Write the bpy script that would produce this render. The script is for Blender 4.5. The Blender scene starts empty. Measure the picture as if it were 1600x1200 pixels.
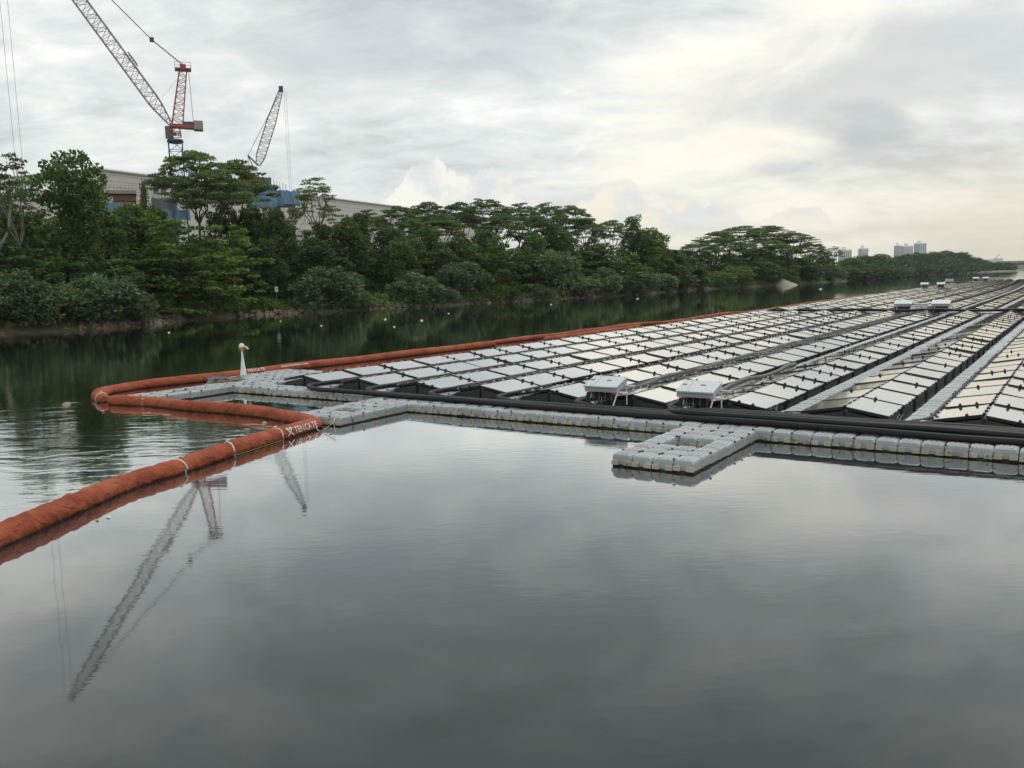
import bpy, math, random
import numpy as np
from mathutils import Vector, Matrix

random.seed(7)
RNG = np.random.default_rng(11)
scene = bpy.context.scene
COL = scene.collection
R = math.radians

# ------------------------------------------------------------------ camera
CAM_H = 4.4
F_PX, HOR_Y, ROLL = 1320.0, 433.0, 0.024          # focal length and horizon measured on a 1600 x 1200 frame
PITCH = math.atan((600 - HOR_Y) / F_PX)
cp, sp = math.cos(PITCH), math.sin(PITCH)

def ray(px, py):
    u, v = px - 800, py - 600
    uu = u * math.cos(ROLL) - v * math.sin(ROLL)
    vv = u * math.sin(ROLL) + v * math.cos(ROLL)
    d = (uu / F_PX, 1.0, -vv / F_PX)
    return np.array([d[0], d[1] * cp + d[2] * sp, -d[1] * sp + d[2] * cp])

def gnd(px, py, z=0.0):
    d = ray(px, py)
    t = (z - CAM_H) / d[2]
    return np.array([0, 0, CAM_H]) + d * t

def at(px, py, rng):
    """world point seen at (px, py) at horizontal range rng from the jetty"""
    d = ray(px, py)
    t = rng / math.hypot(d[0], d[1])
    return np.array([0, 0, CAM_H]) + d * t

def pitched(d):
    return Vector((d[0], d[1] * cp + d[2] * sp, -d[1] * sp + d[2] * cp))

cam_data = bpy.data.cameras.new('camera')
cam_data.sensor_width = 36.0
cam_data.lens = 36.0 * F_PX / 1600.0
cam_data.clip_start = 0.1
cam_data.clip_end = 30000
cam = bpy.data.objects.new('camera', cam_data)
COL.objects.link(cam)
right = pitched((math.cos(ROLL), 0, -math.sin(ROLL)))
up = pitched((math.sin(ROLL), 0, math.cos(ROLL)))
fwd = pitched((0, 1, 0))
cam.matrix_world = Matrix(((right.x, up.x, -fwd.x, 0), (right.y, up.y, -fwd.y, 0),
                           (right.z, up.z, -fwd.z, CAM_H), (0, 0, 0, 1)))
scene.camera = cam

# ------------------------------------------------------------------ node helper
class NT:
    def __init__(self, tree):
        self.t = tree
        tree.nodes.clear()
    def n(self, typ, **kw):
        nd = self.t.nodes.new(typ)
        for k, v in kw.items():
            if k.startswith('i_'):
                nd.inputs[k[2:].replace('_', ' ')].default_value = v
            else:
                setattr(nd, k, v)
        return nd
    def l(self, a, b):
        self.t.links.new(a, b)
    def math(self, op, a, b=None, c=None, clamp=False):
        nd = self.t.nodes.new('ShaderNodeMath')
        nd.operation = op
        nd.use_clamp = clamp
        for i, x in enumerate((a, b, c)):
            if x is None:
                continue
            if isinstance(x, (int, float)):
                nd.inputs[i].default_value = x
            else:
                self.l(x, nd.inputs[i])
        return nd.outputs[0]
    def smooth(self, x, lo, hi, a=0.0, b=1.0):
        nd = self.t.nodes.new('ShaderNodeMapRange')
        nd.interpolation_type = 'SMOOTHSTEP'
        self.l(x, nd.inputs[0])
        for i, val in zip((1, 2, 3, 4), (lo, hi, a, b)):
            nd.inputs[i].default_value = val
        return nd.outputs[0]
    def mix(self, fac, a, b, blend='MIX'):
        nd = self.t.nodes.new('ShaderNodeMix')
        nd.data_type = 'RGBA'
        nd.blend_type = blend
        for s, x in ((0, fac), (6, a), (7, b)):
            if isinstance(x, (int, float)):
                nd.inputs[s].default_value = x
            elif isinstance(x, tuple):
                nd.inputs[s].default_value = (*x[:3], 1)
            else:
                self.l(x, nd.inputs[s])
        return nd.outputs[2]
    def ramp(self, fac, stops):
        nd = self.t.nodes.new('ShaderNodeValToRGB')
        el = nd.color_ramp.elements
        while len(el) < len(stops):
            el.new(0.5)
        for e, (p, c) in zip(el, stops):
            e.position = p
            e.color = (*c, 1) if isinstance(c, tuple) else (c, c, c, 1)
        self.l(fac, nd.inputs[0])
        return nd.outputs[0]
    def noise(self, vec, scale, detail=4, rough=0.55, dist=0.0, dims='3D'):
        nd = self.t.nodes.new('ShaderNodeTexNoise')
        nd.noise_dimensions = dims
        if vec is not None:
            self.l(vec, nd.inputs['Vector'])
        nd.inputs['Scale'].default_value = scale
        nd.inputs['Detail'].default_value = detail
        nd.inputs['Roughness'].default_value = rough
        nd.inputs['Distortion'].default_value = dist
        return nd.outputs[0]
    def xyz(self, x, y, z):
        nd = self.t.nodes.new('ShaderNodeCombineXYZ')
        for i, v in enumerate((x, y, z)):
            if isinstance(v, (int, float)):
                nd.inputs[i].default_value = v
            else:
                self.l(v, nd.inputs[i])
        return nd.outputs[0]

# ------------------------------------------------------------------ sky and sun (overcast late afternoon)
SUN_AZ, SUN_EL = R(38), R(54)                       # azimuth clockwise from +Y
world = bpy.data.worlds.new('World')
scene.world = world
world.use_nodes = True
w = NT(world.node_tree)
tc = w.n('ShaderNodeTexCoord')
sep = w.n('ShaderNodeSeparateXYZ')
w.l(tc.outputs['Generated'], sep.inputs[0])
X, Y, Z = sep.outputs
zc = w.math('MAXIMUM', Z, 0.0)
den = w.math('ADD', zc, 0.24)
pxx, pyy = w.math('DIVIDE', X, den), w.math('DIVIDE', Y, den)
plane = w.xyz(pxx, pyy, 0.0)
rot = w.n('ShaderNodeMapping')
rot.inputs['Rotation'].default_value = (0, 0, R(24))
rot.inputs['Scale'].default_value = (0.95, 1.35, 1)
rot.inputs['Location'].default_value = (3.15, 1.4, 0)
w.l(plane, rot.inputs[0])
n1 = w.noise(rot.outputs[0], 1.1, 10, 0.58, 0.25)
n2 = w.noise(rot.outputs[0], 4.2, 9, 0.64, 0.5)
nn = w.math('ADD', w.math('MULTIPLY', n1, 0.66), w.math('MULTIPLY', n2, 0.34))
cloud = w.ramp(nn, [(0.40, (0.49, 0.53, 0.555)), (0.455, (0.60, 0.645, 0.65)), (0.50, (0.695, 0.735, 0.725)), (0.55, (0.80, 0.825, 0.80)), (0.61, (0.95, 0.945, 0.885))])
# azimuth and elevation as plain angles
az = w.math('ARCTAN2', X, Y)
el = w.math('ARCSINE', Z)
# pale clear-ish strip low on the left, warm evening haze low on the right
low = w.smooth(el, 0.0, 0.19, 1.0, 0.0)
side = w.smooth(az, -0.25, 0.62)
haze_col = w.mix(side, (0.67, 0.71, 0.705), (0.75, 0.665, 0.51))
c1 = w.mix(w.math('MULTIPLY', low, 0.86), cloud, haze_col)
# thinner, brighter cloud in front of the sun's side of the sky
g = ray(1190, 215); g = g / np.linalg.norm(g)
dot = w.n('ShaderNodeVectorMath', operation='DOT_PRODUCT')
w.l(tc.outputs['Generated'], dot.inputs[0])
dot.inputs[1].default_value = tuple(g)
glow = w.smooth(dot.outputs['Value'], 0.968, 1.0)
gl_n = w.smooth(n1, 0.42, 0.58)
c2 = w.mix(w.math('MULTIPLY', glow, w.math('MULTIPLY', gl_n, 0.7)), c1, (0.93, 0.89, 0.77))
def bank_of(px, py, sx, sy, tilt, lo, hi, seed_off):
    d_ = ray(px, py)
    a0, e0 = math.atan2(d_[0], d_[1]), math.atan2(d_[2], math.hypot(d_[0], d_[1]))
    xa, ye = w.math('SUBTRACT', az, a0), w.math('SUBTRACT', el, e0)
    ct, st = math.cos(tilt), math.sin(tilt)
    xr = w.math('DIVIDE', w.math('ADD', w.math('MULTIPLY', xa, ct), w.math('MULTIPLY', ye, st)), sx)
    yr = w.math('DIVIDE', w.math('SUBTRACT', w.math('MULTIPLY', ye, ct), w.math('MULTIPLY', xa, st)), sy)
    r2 = w.math('ADD', w.math('MULTIPLY', xr, xr), w.math('MULTIPLY', yr, yr))
    nz = w.noise(w.xyz(w.math('MULTIPLY', az, 0.6), el, seed_off), 11, 8, 0.62, 0.5)
    f_ = w.math('SUBTRACT', w.math('MULTIPLY', nz, 2.2), r2)
    return w.smooth(f_, lo, hi)
c2 = w.mix(w.math('MULTIPLY', bank_of(1420, 110, 0.30, 0.085, 0.22, 0.05, 1.25, 0.0), 0.72), c2, (0.50, 0.535, 0.55))
c2 = w.mix(w.math('MULTIPLY', bank_of(1345, 190, 0.06, 0.03, -0.2, 0.2, 0.9, 3.0), 0.55), c2, (0.475, 0.495, 0.515))
c2 = w.mix(w.math('MULTIPLY', bank_of(620, 90, 0.34, 0.07, 0.10, 0.0, 1.3, 7.0), 0.6), c2, (0.545, 0.575, 0.60))
c2 = w.mix(w.math('MULTIPLY', bank_of(1130, 235, 0.16, 0.035, 0.10, 0.1, 1.2, 5.0), 0.8), c2, (0.96, 0.91, 0.785))
# towering cumulus low over the far bank
crv = w.n('ShaderNodeFloatCurve')
cm = crv.mapping.curves[0]
pts = [(0.0, 0.2), (0.20, 0.35), (0.33, 0.22), (0.385, 0.34), (0.425, 0.48), (0.44, 0.60), (0.455, 0.78), (0.466, 0.66), (0.478, 0.62), (0.49, 0.70), (0.503, 0.62), (0.52, 0.50), (0.54, 0.46), (0.555, 0.56), (0.563, 0.62), (0.575, 0.54), (0.59, 0.42), (0.615, 0.46), (0.64, 0.32), (0.672, 0.42), (0.69, 0.2), (0.85, 0.2), (1.0, 0.2)]
cm.points[0].location = pts[0]
cm.points[1].location = pts[-1]
for p in pts[1:-1]:
    cm.points.new(*p)
crv.mapping.update()
w.l(w.math('ADD', w.math('MULTIPLY', az, 0.5), 0.5), crv.inputs['Value'])
ang = w.xyz(az, el, 0.0)
puff = w.noise(ang, 21, 7, 0.62)
puff2 = w.noise(ang, 9, 5, 0.55)
top = w.math('ADD', w.math('MULTIPLY', crv.outputs[0], 0.182), w.math('MULTIPLY', w.math('SUBTRACT', puff, 0.5), 0.075))
cu = w.smooth(w.math('SUBTRACT', top, el), 0.0, 0.006)
cu = w.math('MULTIPLY', cu, w.smooth(el, 0.035, 0.07))
cu = w.math('MULTIPLY', cu, w.smooth(puff2, 0.16, 0.44))
cu_light = w.mix(w.smooth(az, -0.2, 0.3), (0.90, 0.875, 0.80), (0.84, 0.76, 0.60))
cu_col = w.mix(w.smooth(w.math('ADD', puff, w.math('MULTIPLY', w.math('SUBTRACT', puff2, 0.5), 0.8)), 0.36, 0.62), (0.66, 0.69, 0.71), cu_light)
c3 = w.mix(w.math('MULTIPLY', cu, 0.85), c2, cu_col)
sky = w.n('ShaderNodeTexSky', sky_type='NISHITA')
sky.sun_disc = False
sky.sun_elevation = SUN_EL
sky.sun_rotation = SUN_AZ
sky.air_density, sky.dust_density = 1.2, 2.5
scaled = w.mix(1.0, c3, (10.0, 10.0, 10.0), 'MULTIPLY')
final = w.mix(0.965, sky.outputs[0], scaled)
bg = w.n('ShaderNodeBackground')
bg.inputs['Strength'].default_value = 0.108
w.l(final, bg.inputs[0])
out = w.n('ShaderNodeOutputWorld')
w.l(bg.outputs[0], out.inputs[0])

sun_data = bpy.data.lights.new('sun', 'SUN')
sun_data.energy = 0.9
sun_data.angle = R(14)
sun_data.color = (1.0, 0.95, 0.86)
sun = bpy.data.objects.new('sun', sun_data)
COL.objects.link(sun)
sd = Vector((math.sin(SUN_AZ) * math.cos(SUN_EL), math.cos(SUN_AZ) * math.cos(SUN_EL), math.sin(SUN_EL)))
sun.rotation_euler = sd.to_track_quat('Z', 'Y').to_euler()

vs = scene.view_settings
vs.view_transform = 'Standard'
vs.look = 'None'
vs.exposure = 0.09
vs.gamma = 1.0
vs.use_curve_mapping = False
scene.cycles.use_denoising = True
scene.cycles.max_bounces = 6
scene.cycles.diffuse_bounces = 3
scene.cycles.glossy_bounces = 3
scene.cycles.transmission_bounces = 3
scene.cycles.volume_bounces = 0
scene.cycles.caustics_reflective = False
scene.cycles.caustics_refractive = False

# ------------------------------------------------------------------ materials
MATS = {}
def new_mat(name):
    m = bpy.data.materials.new(name)
    m.use_nodes = True
    t = NT(m.node_tree)
    o = t.n('ShaderNodeOutputMaterial')
    MATS[name] = m
    return m, t, o

def plain(name, col, rough=0.6, var=0.12, scale=3.0, metallic=0.0, spec=0.5, bump=0.0, bscale=20.0, dirt=None):
    m, t, o = new_mat(name)
    geo = t.n('ShaderNodeNewGeometry')
    info = t.n('ShaderNodeObjectInfo')
    nz = t.noise(geo.outputs['Position'], scale, 5, 0.6)
    f = t.math('ADD', t.math('MULTIPLY', t.math('SUBTRACT', nz, 0.5), 2 * var), t.math('MULTIPLY', t.math('SUBTRACT', info.outputs['Random'], 0.5), var))
    k = t.math('ADD', f, 1.0)
    b = t.n('ShaderNodeBsdfPrincipled')
    c = t.mix(1.0, col, t.xyz(k, k, k), 'MULTIPLY')
    if dirt:
        dn = t.noise(geo.outputs['Position'], dirt[1], 6, 0.65)
        c = t.mix(t.smooth(dn, dirt[2], dirt[2] + 0.14, 0, dirt[3]), c, dirt[0])
    t.l(c, b.inputs['Base Color'])
    b.inputs['Roughness'].default_value = rough
    b.inputs['Metallic'].default_value = metallic
    b.inputs['Specular IOR Level'].default_value = spec
    if bump:
        bn = t.noise(geo.outputs['Position'], bscale, 4, 0.6)
        bp = t.n('ShaderNodeBump')
        bp.inputs['Strength'].default_value = 0.6
        bp.inputs['Distance'].default_value = bump
        t.l(bn, bp.inputs['Height'])
        t.l(bp.outputs[0], b.inputs['Normal'])
    t.l(b.outputs[0], o.inputs[0])
    return m

def leafy(name, col, trans=0.28, hue=0.3, rough=0.6, spec=0.22):
    m, t, o = new_mat(name)
    info = t.n('ShaderNodeObjectInfo')
    at_ = t.n('ShaderNodeAttribute', attribute_name='tint')
    k = t.math('MULTIPLY', t.math('ADD', t.math('MULTIPLY', at_.outputs['Fac'], 1.1), 0.45), t.math('ADD', t.math('MULTIPLY', info.outputs['Random'], 0.45), 0.78))
    warm = t.mix(t.math('MULTIPLY', info.outputs['Random'], hue), col, (col[0] * 1.7, col[1] * 1.15, col[2] * 0.7))
    c = t.mix(1.0, warm, t.xyz(k, k, k), 'MULTIPLY')
    b = t.n('ShaderNodeBsdfPrincipled')
    t.l(c, b.inputs['Base Color'])
    b.inputs['Roughness'].default_value = rough
    b.inputs['Specular IOR Level'].default_value = spec
    tr = t.n('ShaderNodeBsdfTranslucent')
    t.l(t.mix(1.0, c, (1.3, 1.5, 0.7), 'MULTIPLY'), tr.inputs[0])
    mx = t.n('ShaderNodeMixShader')
    mx.inputs[0].default_value = trans
    t.l(b.outputs[0], mx.inputs[1])
    t.l(tr.outputs[0], mx.inputs[2])
    t.l(mx.outputs[0], o.inputs[0])
    return m

def water(name, amp_small, amp_big, patchy, lee=False):
    m, t, o = new_mat(name)
    geo = t.n('ShaderNodeNewGeometry')
    pos = geo.outputs['Position']
    mp = t.n('ShaderNodeMapping')
    mp.inputs['Rotation'].default_value = (0, 0, R(-12))
    mp.inputs['Scale'].default_value = (0.42, 1.0, 1.0)
    t.l(pos, mp.inputs[0])
    small = t.noise(mp.outputs[0], 5.5, 3, 0.5, 0.4)
    big = t.noise(mp.outputs[0], 1.5, 3, 0.45, 0.5)
    swell = t.noise(mp.outputs[0], 0.33, 2, 0.4)
    patch = t.noise(pos, 0.055, 3, 0.5, 0.6)
    pm = t.smooth(patch, 0.42, 0.60, 1.0 - patchy, 1.0)
    h = t.math('ADD', t.math('MULTIPLY', small, amp_small), t.math('MULTIPLY', big, amp_big))
    h = t.math('MULTIPLY', h, pm)
    if lee:                                        # the far side lies in the lee of the trees
        sp_ = t.n('ShaderNodeSeparateXYZ')
        t.l(pos, sp_.inputs[0])
        h = t.math('MULTIPLY', h, t.smooth(sp_.outputs[1], 26, 52, 1.0, 0.16))
    h = t.math('ADD', h, t.math('MULTIPLY', swell, 0.004))
    bp = t.n('ShaderNodeBump')
    bp.inputs['Strength'].default_value = 1.0
    bp.inputs['Distance'].default_value = 1.0
    t.l(h, bp.inputs['Height'])
    body = t.n('ShaderNodeBsdfDiffuse')
    body.inputs[0].default_value = (0.028, 0.034, 0.034, 1)
    gl = t.n('ShaderNodeBsdfGlossy')
    gl.inputs['Roughness'].default_value = 0.03
    gl.inputs[0].default_value = (0.95, 0.965, 0.96, 1)
    t.l(bp.outputs[0], gl.inputs['Normal'])
    lw = t.n('ShaderNodeLayerWeight')
    t.l(bp.outputs[0], lw.inputs['Normal'])
    fac = t.math('MINIMUM', t.math('ADD', t.math('POWER', t.math('DIVIDE', lw.outputs['Facing'], 0.868), 5.0), 0.025), 0.94)
    mx = t.n('ShaderNodeMixShader')
    t.l(fac, mx.inputs[0])
    t.l(body.outputs[0], mx.inputs[1])
    t.l(gl.outputs[0], mx.inputs[2])
    t.l(mx.outputs[0], o.inputs[0])
    # facing curve set above real water: adds extra sky reflection to the surface
    return m

def glass_panel(name):
    m, t, o = new_mat(name)
    geo = t.n('ShaderNodeNewGeometry')
    info = t.n('ShaderNodeObjectInfo')
    nz = t.noise(geo.outputs['Position'], 0.8, 4, 0.6)
    body = t.n('ShaderNodeBsdfDiffuse')
    t.l(t.mix(nz, (0.030, 0.034, 0.042), (0.055, 0.056, 0.058)), body.inputs[0])
    gl = t.n('ShaderNodeBsdfGlossy')
    gl.inputs['Roughness'].default_value = 0.07
    tone = t.mix(info.outputs['Random'], (0.97, 0.97, 0.96), (1.0, 0.98, 0.93))
    t.l(tone, gl.inputs[0])
    lw = t.n('ShaderNodeLayerWeight')
    fac = t.math('MULTIPLY', t.math('POWER', lw.outputs['Facing'], 0.38), 0.91, clamp=True)
    mx = t.n('ShaderNodeMixShader')
    t.l(fac, mx.inputs[0])
    t.l(body.outputs[0], mx.inputs[1])
    t.l(gl.outputs[0], mx.inputs[2])
    t.l(mx.outputs[0], o.inputs[0])
    return m

M_WATER_OUT = water('water_rippled', 0.010, 0.042, 0.75, True)
M_WATER_IN = water('water_calm', 0.0021, 0.0013, 0.75)
M_GLASS = glass_panel('solar_glass')
M_FRAME = plain('panel_frame', (0.42, 0.43, 0.44), 0.4, 0.05, metallic=0.6)
M_FLOAT = plain('float_grey', (0.405, 0.425, 0.445), 0.5, 0.18, 1.1, dirt=((0.22, 0.22, 0.185), 2.6, 0.57, 0.6))
M_LUG = plain('float_lug', (0.50, 0.47, 0.37), 0.7, 0.25, 4.0, dirt=((0.10, 0.11, 0.05), 5.0, 0.52, 0.8))
M_ALGAE = plain('float_algae', (0.035, 0.038, 0.018), 0.9, 0.4, 9.0, dirt=((0.12, 0.11, 0.04), 8.0, 0.60, 0.7))
M_PIN = plain('float_pin', (0.62, 0.62, 0.62), 0.4, 0.1)
M_DARKFLOAT = plain('dark_float', (0.045, 0.048, 0.048), 0.55, 0.25, 2.0)
M_BLACK = plain('black_plastic', (0.012, 0.012, 0.013), 0.45, 0.2)
M_CONDUIT = plain('conduit', (0.011, 0.0115, 0.013), 0.5, 0.2, 6.0, spec=0.3, dirt=((0.05, 0.05, 0.048), 3.0, 0.62, 0.4))
M_GREYHOSE = plain('grey_hose', (0.12, 0.12, 0.115), 0.55, 0.2, 5.0)
def boom_fabric():
    m, t, o = new_mat('boom_fabric')
    geo = t.n('ShaderNodeNewGeometry')
    pos = geo.outputs['Position']
    nz = t.noise(pos, 1.3, 6, 0.6)
    c = t.ramp(nz, [(0.34, (0.245, 0.056, 0.028)), (0.50, (0.345, 0.086, 0.042)), (0.66, (0.40, 0.115, 0.060))])
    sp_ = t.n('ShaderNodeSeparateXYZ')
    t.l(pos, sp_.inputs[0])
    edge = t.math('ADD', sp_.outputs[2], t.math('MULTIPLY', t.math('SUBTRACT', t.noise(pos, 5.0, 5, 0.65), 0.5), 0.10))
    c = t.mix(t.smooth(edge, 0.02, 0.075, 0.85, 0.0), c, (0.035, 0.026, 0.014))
    b = t.n('ShaderNodeBsdfPrincipled')
    t.l(c, b.inputs['Base Color'])
    b.inputs['Roughness'].default_value = 0.75
    b.inputs['Specular IOR Level'].default_value = 0.2
    n1_ = t.noise(pos, 2.3, 3, 0.5, 0.6)
    ridge = t.math('POWER', t.math('SUBTRACT', 1.0, t.math('ABSOLUTE', t.math('MULTIPLY', t.math('SUBTRACT', n1_, 0.5), 3.2)), clamp=True), 3.0)
    n2_ = t.noise(pos, 6.5, 4, 0.55, 0.4)
    h = t.math('ADD', t.math('MULTIPLY', ridge, 0.034), t.math('MULTIPLY', n2_, 0.014))
    bp = t.n('ShaderNodeBump')
    bp.inputs['Strength'].default_value = 0.8
    bp.inputs['Distance'].default_value = 1.0
    t.l(h, bp.inputs['Height'])
    t.l(bp.outputs[0], b.inputs['Normal'])
    t.l(b.outputs[0], o.inputs[0])
    return m
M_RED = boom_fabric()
M_WHITE = plain('white_paint', (0.78, 0.79, 0.79), 0.45, 0.05, 2.0, dirt=((0.5, 0.5, 0.46), 4.0, 0.64, 0.4))
M_ROPE = plain('white_rope', (0.72, 0.68, 0.60), 0.85, 0.1)
M_INVERTER = plain('inverter_white', (0.56, 0.60, 0.61), 0.4, 0.05, 2.0)
M_INVSIDE = plain('inverter_side', (0.44, 0.47, 0.53), 0.5, 0.05)
M_YELLOW = plain('lamp_yellow', (0.62, 0.33, 0.03), 0.5, 0.1)
M_REDPART = plain('red_switch', (0.35, 0.04, 0.05), 0.5, 0.1)
M_WOOD = plain('plank_wood', (0.28, 0.15, 0.10), 0.8, 0.2, 8.0)
M_BARK = plain('bark', (0.085, 0.070, 0.052), 0.9, 0.35, 2.0)
M_PALEBARK = plain('pale_bark', (0.19, 0.17, 0.145), 0.9, 0.3, 2.0)
M_CONCRETE = plain('concrete', (0.34, 0.32, 0.29), 0.9, 0.15, 0.4)
M_BEIGE = plain('cladding_beige', (0.68, 0.65, 0.60), 0.7, 0.05, 0.1)
M_BANDGREY = plain('cladding_grey', (0.46, 0.46, 0.46), 0.7, 0.04, 0.1)
M_BANDBLUE = plain('cladding_lilac', (0.36, 0.37, 0.48), 0.7, 0.04, 0.1)
M_ROOF = plain('roof_sheet', (0.36, 0.36, 0.36), 0.6, 0.05, 0.2)
M_NET = plain('blue_net', (0.20, 0.34, 0.48), 0.85, 0.3, 0.5)
M_GREYNET = plain('grey_net', (0.20, 0.21, 0.22), 0.9, 0.2, 0.6)
M_REBAR = plain('rusty_steel', (0.19, 0.10, 0.07), 0.8, 0.2)
M_CRANERED = plain('crane_red', (0.38, 0.085, 0.08), 0.5, 0.1)
M_CRANEPALE = plain('crane_pale', (0.40, 0.36, 0.36), 0.5, 0.12)
M_CRANEBLUE = plain('crane_blue', (0.05, 0.065, 0.16), 0.5, 0.1)
M_CRANEDARK = plain('crane_dark', (0.07, 0.065, 0.07), 0.5, 0.1)
M_CRANEGREY = plain('crane_grey', (0.24, 0.24, 0.25), 0.5, 0.1)
M_COUNTER = plain('counterweight', (0.38, 0.34, 0.28), 0.8, 0.1)
M_CAB = plain('cab_green', (0.10, 0.17, 0.16), 0.3, 0.1)
M_TOWERWHITE = plain('tower_white', (0.80, 0.80, 0.82), 0.7, 0.04, 0.05)
M_TOWERGREY = plain('tower_grey', (0.45, 0.46, 0.52), 0.7, 0.05, 0.05)
M_WINDOW = plain('window_dark', (0.10, 0.11, 0.14), 0.3, 0.2, 0.3)
M_FARWINDOW = plain('far_window', (0.46, 0.47, 0.51), 0.4, 0.2, 0.3)
M_DARKBLUE = plain('dark_blue_sheet', (0.035, 0.045, 0.12), 0.6, 0.1, 0.3)
M_PATH = plain('pale_path', (0.46, 0.46, 0.44), 0.9, 0.1, 0.1)
M_ROCK = plain('bank_rock', (0.19, 0.145, 0.105), 0.95, 0.6, 3.5)
M_FOAM = plain('litter_white', (0.75, 0.74, 0.70), 0.7, 0.1)
M_LITTER = plain('litter_tan', (0.42, 0.32, 0.20), 0.8, 0.2)
L_DENSE = leafy('leaf_dense', (0.088, 0.155, 0.046))
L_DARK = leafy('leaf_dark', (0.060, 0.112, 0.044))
L_UMB = leafy('leaf_umbrella', (0.096, 0.162, 0.062))
L_TIER = leafy('leaf_tiered', (0.112, 0.190, 0.048))
L_MANG = leafy('leaf_mangrove', (0.105, 0.165, 0.080), 0.18, 0.25, 0.6, 0.25)
L_GRASS = leafy('leaf_grass', (0.115, 0.200, 0.055))
L_FAR = leafy('leaf_far', (0.080, 0.128, 0.070))

def ground_mat():
    m, t, o = new_mat('bank_soil')
    geo = t.n('ShaderNodeNewGeometry')
    nz = t.noise(geo.outputs['Position'], 0.5, 6, 0.65)
    c = t.ramp(nz, [(0.35, (0.050, 0.062, 0.024)), (0.52, (0.075, 0.082, 0.035)), (0.62, (0.13, 0.10, 0.065)), (0.75, (0.20, 0.15, 0.10))])
    b = t.n('ShaderNodeBsdfPrincipled')
    t.l(c, b.inputs['Base Color'])
    b.inputs['Roughness'].default_value = 0.95
    bp = t.n('ShaderNodeBump')
    bp.inputs['Distance'].default_value = 0.25
    t.l(t.noise(geo.outputs['Position'], 1.7, 6, 0.7), bp.inputs['Height'])
    t.l(bp.outputs[0], b.inputs['Normal'])
    t.l(b.outputs[0], o.inputs[0])
    return m
M_SOIL = ground_mat()

# ------------------------------------------------------------------ mesh helpers
ORG = {}
def tag(o, label=None, cat=None, group=None, kind=None):
    if label: o['label'] = label
    if cat: o['category'] = cat
    if group: o['group'] = group
    if kind: o['kind'] = kind
    return o

def thing(name, label, cat, loc, group=None):
    o = bpy.data.objects.new(name, None)
    o.empty_display_size = 0.2
    COL.objects.link(o)
    o.location = tuple(float(x) for x in loc)
    ORG[o.name] = np.array(loc, float)
    return tag(o, label, cat, group)

def link(name, mesh, parent=None, loc=(0, 0, 0), rotz=0.0):
    o = bpy.data.objects.new(name, mesh)
    COL.objects.link(o)
    o.location = tuple(float(x) for x in loc)
    if rotz:
        o.rotation_euler = (0, 0, rotz)
    if parent is not None:
        o.parent = parent
    return o

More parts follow.
